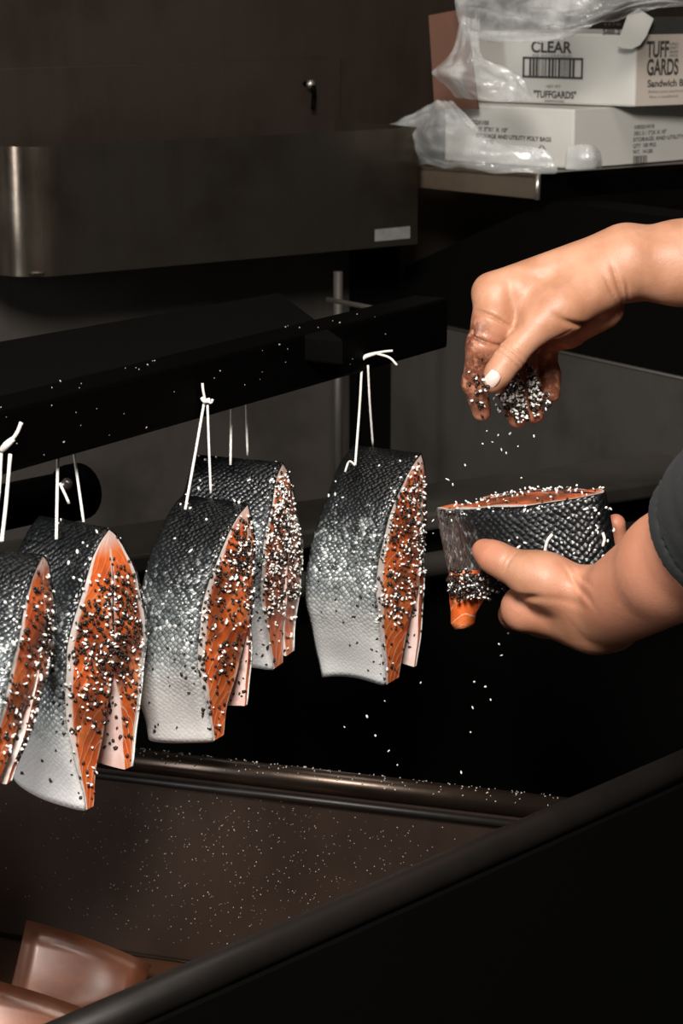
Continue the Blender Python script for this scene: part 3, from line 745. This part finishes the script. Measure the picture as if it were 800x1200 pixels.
# ------------------------------------------------------------------ implicit surfaces (people)
def surfnets(F, xs, ys, zs):
    """naive surface nets on a box grid; inside is F < 0"""
    s = F < 0
    nx, ny, nz = F.shape
    c = np.zeros((nx-1, ny-1, nz-1), np.uint8)
    for dx in (0, 1):
        for dy in (0, 1):
            for dz in (0, 1): c += s[dx:nx-1+dx, dy:ny-1+dy, dz:nz-1+dz]
    act = (c > 0) & (c < 8); I = np.argwhere(act); idx = -np.ones(act.shape, np.int64); idx[act] = np.arange(len(I))
    acc = np.zeros((len(I), 3)); cnt = np.zeros(len(I))
    corners = [(0, 0, 0), (1, 0, 0), (0, 1, 0), (1, 1, 0), (0, 0, 1), (1, 0, 1), (0, 1, 1), (1, 1, 1)]
    val = [F[I[:, 0]+a, I[:, 1]+b, I[:, 2]+d] for a, b, d in corners]
    for i in range(8):
        for j in range(i+1, 8):
            d = np.abs(np.array(corners[i])-np.array(corners[j]))
            if d.sum() != 1: continue
            x = (val[i] < 0) != (val[j] < 0); t = np.where(x, val[i]/(val[i]-val[j]+1e-12), 0)
            pi, pj = np.array(corners[i]), np.array(corners[j])
            acc += np.where(x[:, None], pi[None]+t[:, None]*(pj-pi)[None], 0); cnt += x
    p = I+acc/cnt[:, None]
    V = np.stack([np.interp(p[:, 0], np.arange(nx), xs), np.interp(p[:, 1], np.arange(ny), ys), np.interp(p[:, 2], np.arange(nz), zs)], 1)
    Q = []
    def quads(ax):
        sl0 = [slice(None)]*3; sl1 = [slice(None)]*3; sl0[ax] = slice(0, -1); sl1[ax] = slice(1, None)
        a, b = s[tuple(sl0)], s[tuple(sl1)]; E = np.argwhere(a != b)
        o1, o2 = [(1, 2), (2, 0), (0, 1)][ax]
        ok = (E[:, o1] > 0) & (E[:, o2] > 0) & (E[:, o1] < F.shape[o1]-1) & (E[:, o2] < F.shape[o2]-1); E = E[ok]
        fl = a[tuple(E.T)]
        def g(d1, d2):
            e_ = E.copy(); e_[:, o1] -= d1; e_[:, o2] -= d2; return idx[tuple(e_.T)]
        q = np.stack([g(1, 1), g(0, 1), g(0, 0), g(1, 0)], 1)
        q[~fl] = q[~fl][:, ::-1]; Q.append(q)
    for ax in range(3): quads(ax)
    return V, np.concatenate(Q)
def smin(a, b, k):
    h = np.maximum(k-np.abs(a-b), 0)/k
    return np.minimum(a, b)-h*h*k*.25
class Field:
    def __init__(s, lo, hi, h):
        s.ax = [np.arange(lo[i], hi[i]+h, h, dtype=np.float32) for i in range(3)]
        s.X, s.Y, s.Z = np.meshgrid(*s.ax, indexing='ij', sparse=True); s.shape = tuple(len(a) for a in s.ax)
    def big(s): return np.full(s.shape, 1.0, np.float32)
    def cone(s, D, a, b, r1, r2, k, sq=None, m=.03):
        """blend a tapered capsule into D (only near it). sq=(dir,f) widens it along a direction"""
        a = np.asarray(a, float); b = np.asarray(b, float); R = max(r1, r2)*(sq[1] if sq else 1)+m
        lo = np.minimum(a, b)-R; hi = np.maximum(a, b)+R
        i0 = [max(0, int(np.searchsorted(s.ax[i], lo[i]))) for i in range(3)]; i1 = [int(np.searchsorted(s.ax[i], hi[i])) for i in range(3)]
        if any(i1[i] <= i0[i] for i in range(3)): return D
        sl = tuple(slice(i0[i], i1[i]) for i in range(3))
        x = s.ax[0][sl[0]][:, None, None]-a[0]; y = s.ax[1][sl[1]][None, :, None]-a[1]; z = s.ax[2][sl[2]][None, None, :]-a[2]
        d = b-a
        if sq:
            w_ = np.asarray(sq[0], float); w_ = w_/np.linalg.norm(w_); f = 1-1/sq[1]
            t = (x*w_[0]+y*w_[1]+z*w_[2])*f; x = x-t*w_[0]; y = y-t*w_[1]; z = z-t*w_[2]
            d = d-w_*np.dot(d, w_)*f
        L2 = max(float(d@d), 1e-9)
        h = np.clip((x*d[0]+y*d[1]+z*d[2])/L2, 0, 1)
        q = np.sqrt((x-h*d[0])**2+(y-h*d[1])**2+(z-h*d[2])**2)-(r1+(r2-r1)*h)
        D[sl] = smin(D[sl], q.astype(np.float32), k); return D
    def chain(s, pts, k):
        """pts: list of (point, radius)"""
        D = s.big()
        for (a, ra), (b, rb) in zip(pts[:-1], pts[1:]): s.cone(D, a, b, ra, rb, k)
        return D
    def groove(s, D, c, axis, depth, width, reach):
        """a crease: ring around axis direction at c"""
        axis = np.asarray(axis, float); axis = axis/np.linalg.norm(axis); c = np.asarray(c, float)
        x, y, z = s.X-c[0], s.Y-c[1], s.Z-c[2]
        t = x*axis[0]+y*axis[1]+z*axis[2]; rr_ = x*x+y*y+z*z
        D += (depth*np.exp(-(t/width)**2)*np.exp(-(rr_/reach**2)**2)).astype(np.float32); return D
def J(px, py, y, rpx): return (P(px, py, y), RPX(rpx, y))

# --- right hand: sprinkling, thumb against the fingers
def hand_right():
    wr = P(738, 312, 1.51); lo = P(520, 520, 1.40); hi = P(935, 240, 1.60)
    f = Field((lo[0], 1.40, P(600, 520, 1.5)[2]-.01), (hi[0], 1.615, P(800, 240, 1.5)[2]+.02), .0011)
    pal = f.big()
    # forearm and wrist (flattened: two strands side by side in depth)
    for dy, r0_, r1_, r2_ in ((-.010, 42, 42, 50), (.014, 40, 41, 50)):
        f.cone(pal, P(742, 309, 1.508+dy), P(800, 308, 1.513+dy), RPX(r0_, 1.5), RPX(r1_+4, 1.5), .010)
        f.cone(pal, P(800, 308, 1.513+dy), P(960, 302, 1.525+dy), RPX(r1_+4, 1.5), RPX(r2_+4, 1.5), .012)
    # metacarpals
    for (wx, wy, wy_, wrr, kx_, ky, kd, kr) in ((728, 300, 1.497, 33, 576, 342, 1.492, 22), (733, 304, 1.512, 34, 583, 341, 1.512, 23), (735, 312, 1.525, 33, 597, 354, 1.532, 21), (735, 320, 1.535, 30, 618, 372, 1.550, 18)):
        f.cone(pal, P(wx, wy, wy_), P(kx_, ky, kd), RPX(wrr, 1.5), RPX(kr, 1.5), .012)
    # heel of the palm
    f.cone(pal, P(708, 362, 1.508), P(666, 388, 1.518), RPX(23, 1.5), RPX(19, 1.5), .005)
    f.cone(pal, P(666, 388, 1.518), P(640, 400, 1.530), RPX(19, 1.5), RPX(16, 1.5), .005)
    # ball of the thumb
    f.cone(pal, P(708, 330, 1.488), P(655, 362, 1.472), RPX(33, 1.5), RPX(27, 1.5), .010)
    f.cone(pal, P(606, 346, 1.487), P(594, 386, 1.482), RPX(20, 1.5), RPX(16, 1.5), .012)
    th = f.chain([J(655, 362, 1.472, 26), J(630, 382, 1.464, 19), J(597, 419, 1.456, 16.0), J(584, 437, 1.453, 14.6), J(577, 448, 1.453, 12.2)], .006)
    ix = f.chain([J(580, 348, 1.488, 23), J(577, 374, 1.480, 23), J(566, 405, 1.476, 19.5), J(556, 449, 1.486, 14.6), J(564, 482, 1.497, 11.2)], .004)
    md = f.chain([J(586, 350, 1.512, 20), J(590, 412, 1.500, 16.5), J(596, 455, 1.503, 14.5), J(606, 489, 1.510, 12)], .004)
    rg_ = f.chain([J(600, 360, 1.532, 19), J(612, 420, 1.520, 16), J(620, 455, 1.518, 14), J(626, 484, 1.520, 11.5)], .004)
    pk = f.chain([J(620, 376, 1.548, 17), J(638, 412, 1.535, 13.5), J(643, 440, 1.530, 13), J(645, 460, 1.528, 11.5)], .004)
    D = pal.copy()
    D = smin(pal, th, .014)
    for q, kk in ((ix, .008), (md, .006), (rg_, .006), (pk, .006)): D = np.minimum(D, smin(pal, q, kk))
    # creases
    ax = P(577, 448, 1.453)-P(630, 382, 1.464)
    for t, dp in ((-.0055, .0010), (-.0015, .0017), (.0022, .0012)):
        c = P(597, 419, 1.456)+ax/np.linalg.norm(ax)*t; f.groove(D, c+np.array([0, -.008, .002]), ax, dp, .0010, .012)
    f.groove(D, P(578, 372, 1.468), P(566, 398, 1.478)-P(594, 362, 1.490)+np.array([0, 0, -.012]), .0024, .0013, .014)
    f.groove(D, P(572, 402, 1.466), np.array([-.35, 0, -1]), .0022, .0012, .012)
    f.groove(D, P(726, 342, 1.475), np.array([1, 0, .35]), .0022, .0016, .018)
    f.groove(D, P(717, 345, 1.475), np.array([1, 0, .5]), .0012, .0012, .014)
    f.groove(D, P(735, 348, 1.48), np.array([1, 0, .2]), .0012, .0012, .014)
    f.groove(D, P(690, 372, 1.50), np.array([1, 0, -.9]), .0010, .0012, .012)
    f.groove(D, P(650, 396, 1.465), np.array([.6, 0, -1]), .0010, .0012, .012)
    f.groove(D, P(682, 378, 1.470), np.array([-.55, .25, -1]), .0035, .0022, .024)
    f.groove(D, P(600, 352, 1.465), np.array([1, 0, .12]), .0016, .004, .018)
    f.groove(D, P(640, 330, 1.46), np.array([.25, 0, 1]), .0010, .004, .030)
    V, Q = surfnets(D, *f.ax)
    tip = P(570, 450, 1.48)
    px = 400+V[:, 0]/((V[:, 1])*1.0)*FPX   # rough column, only to say which finger a point is on
    dirt = np.zeros(len(V)); red = np.zeros(len(V))
    for (c, r, s_) in ((P(552, 395, 1.475), .013, 1.0), (P(546, 440, 1.48), .020, .9), (P(556, 470, 1.485), .012, .8), (P(560, 430, 1.465), .012, .9), (P(645, 455, 1.52), .018, .85), (P(640, 425, 1.52), .012, .6), (P(605, 470, 1.49), .018, .6), (P(572, 455, 1.44), .006, .9), (P(600, 430, 1.49), .016, .6)):
        dd = np.linalg.norm(V-c, axis=1); dirt = np.maximum(dirt, s_*np.clip(1.5-dd/r, 0, 1))
    for (c, r, s_) in ((P(560, 480, 1.49), .02, 1), (P(625, 480, 1.51), .03, 1), (P(600, 450, 1.49), .03, .8), (P(548, 420, 1.48), .025, .9), (P(643, 440, 1.52), .02, 1)):
        dd = np.linalg.norm(V-c, axis=1); red = np.maximum(red, s_*np.clip(1.5-dd/r, 0, 1))
    return V, Q, dirt, red
# --- left hand: palm up, cradling the piece, thumb over its skin
ELB = P(985, 520, 1.14)
def hand_left():
    zt_ = P(700, 585, 1.5)[2]; zb_ = P(700, 790, 1.4)[2]
    f = Field((P(535, 650, 1.45)[0], 1.24, zb_), (P(905, 600, 1.25)[0], 1.60, zt_+.035), .0012)
    pal = f.big()
    fw = P(712, 708, 1.425)
    f.cone(pal, P(700, 714, 1.432), P(790, 660, 1.335), RPX(42, 1.43), RPX(60, 1.34), .014)
    f.cone(pal, P(706, 722, 1.440), P(792, 668, 1.350), RPX(40, 1.43), RPX(58, 1.34), .014)
    f.cone(pal, P(790, 660, 1.335), ELB, RPX(60, 1.34), RPX(80, 1.15), .014)
    # wrist corner, palm body
    f.cone(pal, P(720, 738, 1.430), P(706, 736, 1.432), RPX(20, 1.43), RPX(24, 1.43), .012)
    for (kx_, ky, kd, kr) in ((615, 714, 1.452, 26), (636, 722, 1.466, 25), (662, 724, 1.478, 25), (690, 722, 1.482, 24)):
        f.cone(pal, P(692, 718, 1.440), P(kx_, ky, kd), RPX(35, 1.44), RPX(kr, 1.46), .012)
    # ball of the thumb
    f.cone(pal, P(684, 700, 1.428), P(640, 680, 1.430), RPX(34, 1.43), RPX(30, 1.43), .012)
    th = f.chain([J(640, 680, 1.430, 28), J(618, 672, 1.433, 24), J(592, 660, 1.440, 18.5), J(577, 652, 1.446, 17), J(566, 645, 1.452, 13.5)], .007)
    ix = f.chain([J(614, 712, 1.455, 25), J(603, 720, 1.505, 18), J(606, 716, 1.540, 15.5), J(612, 705, 1.566, 13)], .005)
    md = f.chain([J(636, 720, 1.470, 24), J(634, 724, 1.525, 18), J(638, 718, 1.562, 15.5), J(642, 704, 1.588, 13)], .005)
    rn = f.chain([J(662, 722, 1.480, 24), J(668, 720, 1.535, 17), J(676, 708, 1.568, 15), J(682, 690, 1.588, 13)], .005)
    pk = f.chain([J(690, 720, 1.482, 22), J(710, 705, 1.520, 15), J(720, 665, 1.535, 14), J(722, 635, 1.532, 13), J(721, 614, 1.528, 12.0)], .005)
    D = smin(pal, th, .012)
    for q in (ix, md, rn, pk): D = np.minimum(D, smin(pal, q, .008))
    ax = P(566, 645, 1.452)-P(618, 672, 1.433)
    for t, dp in ((-.002, .0014), (.0015, .0012)):
        f.groove(D, P(592, 652, 1.425)+ax/np.linalg.norm(ax)*t, ax, dp, .0011, .011)
    f.groove(D, P(680, 690, 1.40), np.array([1, .2, .55]), .0014, .0016, .022)
    f.groove(D, P(690, 690, 1.40), np.array([1, .2, .55]), .0010, .0014, .022)
    f.groove(D, P(612, 700, 1.425), np.array([-.35, 0, 1]), .0030, .0030, .014)
    f.groove(D, P(650, 706, 1.40), np.array([.1, .1, 1]), .0010, .0030, .020)
    V, Q = surfnets(D, *f.ax)
    red = np.zeros(len(V)); dirt = np.zeros(len(V))
    for (c, r, s_) in ((P(560, 645, 1.44), .016, .9), (P(722, 615, 1.52), .02, 1.0), (P(600, 715, 1.45), .03, .6), (P(740, 690, 1.36), .06, .75), (P(790, 680, 1.30), .07, .8)):
        dd = np.linalg.norm(V-c, axis=1); red = np.maximum(red, s_*np.clip(1.5-dd/r, 0, 1))
    return V, Q, dirt, red

# --- rest of the person, standing to the right of the photograph's frame
SHL, SHR = np.array([.47, 1.20, 1.44]), np.array([.66, 1.60, 1.45]); MID = (SHL+SHR)/2
FAC = np.array([-.90, .43, 0.])
ELR = P(1190, 300, 1.54)
LAT = (SHR-SHL)/np.linalg.norm(SHR-SHL)
def body_rest():
    f = Field((.20, 1.0, .0), (.95, 1.80, 1.86), .008)
    D = f.big(); hd = np.array([MID[0], MID[1], 1.69])+FAC*.05
    f.cone(D, MID+np.array([0, 0, -.02]), hd+np.array([0, 0, -.06])-FAC*.02, .058, .054, .03)            # neck
    f.cone(D, hd+np.array([0, 0, .045])-FAC*.012, hd+np.array([0, 0, .03])+FAC*.02, .080, .074, .03)       # cranium
    f.cone(D, hd+np.array([0, 0, -.01])+FAC*.02, hd+np.array([0, 0, -.085])+FAC*.045, .064, .036, .04)     # jaw
    f.cone(D, hd+np.array([0, 0, .015])+FAC*.085, hd+np.array([0, 0, -.022])+FAC*.108, .008, .013, .012)   # nose
    for s_ in (1, -1): f.cone(D, hd+LAT*.078*s_+np.array([0, 0, .012]), hd+LAT*.080*s_+np.array([0, 0, -.028]), .013, .009, .006)
    f.cone(D, hd+FAC*.080+LAT*.018+np.array([0, 0, -.05]), hd+FAC*.080-LAT*.018+np.array([0, 0, -.05]), .012, .012, .006)  # lips
    # trunk and limbs (under the clothes)
    for z0, z1, r0_, r1_ in ((1.38, 1.18, .105, .100), (1.18, .98, .10, .11)):
        f.cone(D, np.array([MID[0], MID[1], z0]), np.array([MID[0], MID[1], z1]), r0_, r1_, .05, sq=(LAT, 1.45))
    for sh, el, r in ((SHL, ELB, .046), (SHR, ELR, .045)):
        f.cone(D, np.array([MID[0], MID[1], 1.42]), sh, .06, .055, .04); f.cone(D, sh, el, .052, r*.9, .03)
    f.cone(D, ELR, P(890, 305, 1.528), .042, RPX(50, 1.5), .02)
    f.cone(D, ELB, P(880, 590, 1.22), .040, .036, .02)
    for s_ in (1, -1):
        hip = np.array([MID[0], MID[1], .95])+LAT*.09*s_; kn = hip*np.array([1, 1, 0])+np.array([0, 0, .50])+FAC*.03; an = hip*np.array([1, 1, 0])+np.array([0, 0, .09])
        f.cone(D, hip, kn, .085, .058, .03); f.cone(D, kn, an, .056, .042, .02); f.cone(D, an+np.array([0, 0, -.04]), an+FAC*.16+np.array([0, 0, -.052]), .045, .034, .02)
    V, Q = surfnets(D, *f.ax); return V, Q, hd
VR, QR, dR, rR = hand_right(); VL, QL, dL, rL = hand_left(); VB, QB, HD = body_rest()
Vall = np.concatenate([VR, VL, VB]); Qall = np.concatenate([QR, QL+len(VR), QB+len(VR)+len(VL)])
person = mesh('person', Vall, Qall, M['skin'], smooth=True, cat='person', label='person in a charcoal top holding a salmon piece and sprinkling salt over it')
for nm, arrs in (('dirt', (dR, dL)), ('red', (rR, rL))):
    at = person.data.attributes.new(nm, 'FLOAT', 'POINT'); at.data.foreach_set('value', np.concatenate([*arrs, np.zeros(len(VB))]).astype(np.float32))
# thumb nail, fitted to the surface of the thumb's tip
rv = VR-np.array([0, 0, CAM_Z]); dep = rv[:, 1]*CP-rv[:, 2]*SP
PXR = 400+rv[:, 0]/dep*FPX; PYR = 600-(rv[:, 1]*SP+rv[:, 2]*CP)/dep*FPX
def front(x, y, r=3.5):
    k = (np.abs(PXR-x) < r) & (np.abs(PYR-y) < r)
    return VR[np.where(k)[0][np.argmin(dep[k])]] if k.any() else None
def nail():
    c = np.array([575.5, 444.0]); ax = np.array([-.60, .80]); sd = np.array([.80, .60]); n = m = 13; V, F = [], []
    near = dep < dep[(np.abs(PXR-577) < 14) & (np.abs(PYR-445) < 14)].min()+.014
    loc = near & (np.abs(PXR-576) < 30) & (np.abs(PYR-445) < 30); LV, LX, LY = VR[loc], PXR[loc], PYR[loc]
    # quadratic fit of depth over the tip gives a smooth plate
    M_ = np.stack([np.ones(len(LX)), LX-576, LY-445, (LX-576)**2, (LX-576)*(LY-445), (LY-445)**2], 1)
    w_ = np.exp(-((LX-576)**2+(LY-445)**2)/14**2); co = np.linalg.lstsq(M_*w_[:, None], LV[:, 1]*w_, rcond=None)[0]
    for i in range(n):
        u = -1+2*i/(n-1)
        for j in range(m):
            q = -1+2*j/(m-1); uu = u*math.sqrt(max(0, 1-q*q/2.4)); ww = q*math.sqrt(max(0, 1-u*u/2.4))
            x, y = c+ax*uu*10.5+sd*ww*9.6; dx, dy = x-576, y-445
            yy = float(np.dot(co, [1, dx, dy, dx*dx, dx*dy, dy*dy])); V.append(P(x, y, yy-.0007+.0006*(uu*uu+ww*ww)))
    for i in range(n-1):
        for j in range(m-1): F.append((i*m+j, i*m+j+1, (i+1)*m+j+1, (i+1)*m+j))
    o = mesh('thumbnail', V, F, M['nail'], person, smooth=True, label='clean pale thumbnail')
    k = o.modifiers.new('solid', 'SOLIDIFY'); k.thickness = .0006; k.offset = 0
nail()

# clothes
def shirt():
    f = Field((.14, 1.0, .80), (.92, 1.86, 1.60), .006); D = f.big()
    for z0, z1, r0_, r1_ in ((1.37, 1.18, .125, .120), (1.18, .90, .12, .135)):
        f.cone(D, np.array([MID[0], MID[1], z0]), np.array([MID[0], MID[1], z1]), r0_, r1_, .05, sq=(LAT, 1.42))
    for sh, el in ((SHL, ELB), (SHR, ELR)):
        f.cone(D, np.array([MID[0], MID[1], 1.42]), sh, .075, .072, .05); f.cone(D, sh, el, .070, .062, .03)
    # rolled sleeve of the near arm, reaching onto the forearm
    hem = P(856, 612, 1.285); dr_ = hem-ELB; dr_ = dr_/np.linalg.norm(dr_)
    f.cone(D, ELB, hem, .058, .049, .02)
    x, y, z = f.X-hem[0], f.Y-hem[1], f.Z-hem[2]; t = (x*dr_[0]+y*dr_[1]+z*dr_[2])+np.zeros(f.shape, np.float32)
    near = np.sqrt(x*x+y*y+z*z) < .16
    D = np.where(near, np.maximum(D, t+.02), D)
    rr_ = np.sqrt(np.maximum(x*x+y*y+z*z-t*t, 0)); hole = np.maximum(rr_-.0455, -t-.03); D = np.where(near, np.maximum(D, -hole), D)
    # hem ridge
    # cut the other sleeve at its elbow, neck and hem
    t2 = (f.X-ELR[0])*-1.0+np.zeros(f.shape, np.float32)
    D = np.maximum(D, np.where((f.Y > 1.42) & (f.Z > 1.2), t2, -1))
    nk = np.sqrt((f.X-MID[0])**2+(f.Y-MID[1])**2+((f.Z-1.53)*.8)**2)-.085; D = np.maximum(D, -nk)
    D += (.0022*np.sin(f.X*95+f.Z*60)*np.sin(f.Y*80-f.Z*40)).astype(np.float32)
    V, Q = surfnets(D.astype(np.float32), *f.ax)
    g = Field(hem-np.array([.075, .08, .075]), hem+np.array([.06, .07, .07]), .0022); E = g.big()
    g.cone(E, ELB, hem, .059, .050, .02)
    x, y, z = g.X-hem[0], g.Y-hem[1], g.Z-hem[2]; t = (x*dr_[0]+y*dr_[1]+z*dr_[2])+np.zeros(g.shape, np.float32)
    E = np.maximum(E, t-.004); rr_ = np.sqrt(np.maximum(x*x+y*y+z*z-t*t, 0)); E = np.maximum(E, -np.maximum(rr_-.0465, -t-.05))
    E += (.0009*np.sin(g.X*160+g.Z*90)*np.sin(g.Y*130-g.Z*70)+.0012*np.exp(-((t+.012)/.0015)**2)).astype(np.float32)
    V3, Q3 = surfnets(E.astype(np.float32), *g.ax)
    return np.concatenate([V, V3]), np.concatenate([Q, Q3+len(V)])
Vs, Qs = shirt(); mesh('shirt', Vs, Qs, M['shirt'], person, smooth=True, label='charcoal knitted top with pushed-up sleeve')
def trousers():
    f = Field((.30, 1.05, .06), (.90, 1.75, 1.02), .010); D = f.big()
    f.cone(D, np.array([MID[0], MID[1], 1.0]), np.array([MID[0], MID[1], .90]), .118, .125, .05, sq=(LAT, 1.42))
    for s_ in (1, -1):
        hip = np.array([MID[0], MID[1], .92])+LAT*.09*s_; kn = hip*np.array([1, 1, 0])+np.array([0, 0, .50])+FAC*.03; an = hip*np.array([1, 1, 0])+np.array([0, 0, .11])
        f.cone(D, hip, kn, .105, .078, .03); f.cone(D, kn, an, .077, .066, .03)
    return surfnets(D, *f.ax)
Vt, Qt = trousers(); mesh('trousers', Vt, Qt, M['trousers'], person, smooth=True)
def hair():
    f = Field(HD-.16, HD+.18, .006); D = f.big()
    f.cone(D, HD+np.array([0, 0, .05])-FAC*.02, HD+np.array([0, 0, .045])+FAC*.012, .089, .080, .03)
    cut = (f.X-HD[0])*FAC[0]+(f.Y-HD[1])*FAC[1]+np.zeros(f.shape); low = (HD[2]+.03)-f.Z+cut*.9
    D = np.maximum(D, low); return surfnets(D.astype(np.float32), *f.ax)
Vh, Qh = hair(); mesh('hair', Vh, Qh, M['hair'], person, smooth=True, label='short dark hair')

# ------------------------------------------------------------------ the piece held in the hand
# its length stands upright; the back points right, the belly flaps left
Ah = np.array([-.17, .15, .97]); Ah /= np.linalg.norm(Ah)
ang = math.radians(52)
Dh = np.array([-math.cos(ang), math.sin(ang), 0.0]); Dh -= Ah*np.dot(Dh, Ah); Dh /= np.linalg.norm(Dh)
Nh = np.cross(Ah, Dh)
if Nh[1] > 0: Nh = -Nh
held, posh, _, _ = salmon(P(706, 578, 1.482), 0, .054, .050, .034, .150, .140, 'short salmon piece with dark scaly back held in the lower hand', seed=90, salt=36, pep=50, cover=(.1, .9), skin_m='fskin_dark', frame=(Ah, Nh, Dh), gape=.7)
# string scraps left in the held piece
tube('string_scrap', spline([P(638, 647, 1.449), P(641, 634, 1.447), P(647, 626, 1.448)], 5), .0011, M['string'], held, seg=8)
tube('string_scrap', spline([P(706, 640, 1.470), P(708, 632, 1.469), P(706, 624, 1.470)], 5), .0011, M['string'], held, seg=8)
# drooping end of the belly flap
def flap():
    rows_ = [((527, 668), (585, 668)), ((525, 684), (580, 688)), ((526, 700), (566, 704)), ((528, 716), (558, 718)), ((528, 730), (556, 730)), ((532, 738), (552, 735))]
    n, m = len(rows_), 8; V, F, K = [], [], []
    for sgn in (0, 1):
        for i, (a_, b_) in enumerate(rows_):
            for j in range(m):
                t = j/(m-1); x = a_[0]+(b_[0]-a_[0])*t; y = a_[1]+(b_[1]-a_[1])*t
                bul = math.sin(math.pi*t)*.007
                V.append(P(x, y, 1.482-bul+.004*i/n if not sgn else 1.497+.002*i/n)); K.append((.3+.5*abs(t-.5), .55+.05*i, 0 if not sgn else 1))
    for i in range(n-1):
        for j in range(m-1):
            q = (i*m+j, i*m+j+1, (i+1)*m+j+1, (i+1)*m+j); F.append(q[::-1]); F.append(tuple(z+n*m for z in q))
    b = n*m
    for i in range(n-1): F += [(i*m, i*m+b, (i+1)*m+b, (i+1)*m), (i*m+m-1, (i+1)*m+m-1, (i+1)*m+m-1+b, i*m+m-1+b)]
    for j in range(m-1): F += [(j, j+1, j+1+b, j+b), ((n-1)*m+j, (n-1)*m+j+b, (n-1)*m+j+1+b, (n-1)*m+j+1)]
    o = mesh('belly_flap', V, F, M['flesh'], held, smooth=True, label='orange belly flap crusted with salt'); arrattr(o.data, 'fc', K)
    rg = np.random.default_rng(8); s_, p_ = [], []
    for i in range(420):
        x = rg.uniform(525, 592); y = rg.normal(686, 9)
        if y > 704 or y < 664 or (x > 575 and y > 695): continue
        (s_ if i % 5 < 2 else p_).append(P(x, y, 1.474+rg.uniform(-.001, .002)-.004*math.sin(max(0, min(1, (x-525)/55))*math.pi)))
    grains('salt_crust', s_, (.0007, .0012), M['salt'], held, 4, 1.7); grains('pepper_crust', p_, (.001, .0022), M['pepper'], held, 5, 1.3, .15)
flap()
rg = np.random.default_rng(17)
s_ = [P(rg.uniform(688, 714), rg.uniform(585, 645), 1.462+rg.uniform(0, .01)) for _ in range(16)]+[P(x, 590-20*math.sin(max(0, min(1, (x-535)/170))*2.2)+rg.uniform(-2, 3), 1.47+rg.uniform(0, .02)) for x in rg.uniform(545, 700, 26)]
grains('salt_grains', s_, (.0007, .0012), M['salt'], held, 6, 1.6)

# ------------------------------------------------------------------ seasoning in the hand, in the air, on the steel
rg = np.random.default_rng(23); s_, p_ = [], []
for i in range(900):
    x, y = rg.normal(611, 16), rg.normal(463, 16)
    if ((x-611)/33)**2+((y-463)/34)**2 > 1 or (x-611)*.8+(y-463) < -34: continue
    p = front(x, y)
    if p is None or p[1] > 1.515: p = P(x, y, 1.492+rg.uniform(-.003, .006))
    if p[1] < 1.468: continue
    p = p+np.array([0, -rg.uniform(.0004, .0085), rg.uniform(0, .001)])
    (s_ if i % 5 < 3 else p_).append(p)
for i in range(34):
    p = front(rg.normal(562, 6), rg.normal(456, 14))
    if p is not None: (s_ if i % 3 == 0 else p_).append(p+np.array([0, -.001, 0]))
pinch = empty('seasoning_pinch', label='pinch of white salt and black pepper in the upper hand', cat='seasoning')
pinch['kind'] = 'stuff'
grains('salt_grains', s_, (.0008, .0015), M['salt'], pinch, 3, 1.7); grains('pepper_grains', p_, (.0009, .0019), M['pepper'], pinch, 4, 1.3, .15)
fall = [(577, 518), (606, 523), (587, 527), (592, 531), (625, 511), (565, 520), (525, 562), (531, 568), (528, 600), (533, 592), (508, 625), (529, 610), (571, 505), (583, 510), (598, 508), (545, 545), (455, 880), (440, 862), (585, 755), (588, 768), (540, 905), (552, 858), (430, 840), (404, 852), (508, 610), (590, 585), (610, 560), (492, 800), (586, 1035), (596, 742), (575, 820)]
fp = [P(x+rg.uniform(-1, 1), y, 1.50+rg.uniform(-.03, .03)) for x, y in fall]+[P(rg.uniform(380, 620), rg.uniform(760, 900), rg.uniform(1.45, 1.58)) for _ in range(5)]
grains('falling_salt', fp, (.0006, .0011), M['salt'], None, 9, 2.4, label='loose white salt grains falling below the sprinkling hand', cat='salt')
# salt that has stuck to the basin wall, the rims and the beam
dW = (R1-R0)/np.linalg.norm(R1-R0); inn = -nR; s_ = []
Lw = np.linalg.norm(R1-R0)
for i in range(1900):
    t = rg.uniform(.05, 1)*Lw; h = ZF+.01+(ZR-ZF-.02)*rg.beta(1.6, 1.3)
    dens = math.exp(-((t/Lw-.52)/.26)**2)
    if rg.uniform() > dens*.8+.05: continue
    s_.append((*(R0+dW*t+inn*.0006), h))
grains('salt_specks', s_, (.0002, .0005), M['dust'], sink, 13, 1.5)
s_ = []
for i in range(240):
    t = rg.beta(1.2, 1.2)*Lw; a_ = rg.uniform(.4, 2.4); s_.append((*(R0+dW*t+nR*.004-nR*.0088*math.cos(a_)), ZR+.0088*math.sin(a_)))
grains('rim_salt', s_, (.0003, .0008), M['dust'], sink, 14, 1.5)
s_ = [(*(ba+bd*rg.uniform(.1, .62)-bn*.0004), zb+rg.uniform(.004, bh)) for _ in range(34)]+[(*(ba+bd*rg.uniform(.1, .62)+bn*rg.uniform(.002, .03)), zb+bh+.0004) for _ in range(20)]
grains('salt_specks', s_, (.0003, .0007), M['dust'], bar, 15, 1.5)
cr = [PZ(x, y, ZF+.016) for x, y in ((38, 1163), (34, 1178), (15, 1167), (52, 1102), (66, 1119), (14, 1180))]
grains('pepper_crumbs', [c+np.array([0, 0, .0]) for c in cr], (.0012, .0024), M['pepper'], sink, 16, 1.6, .2)
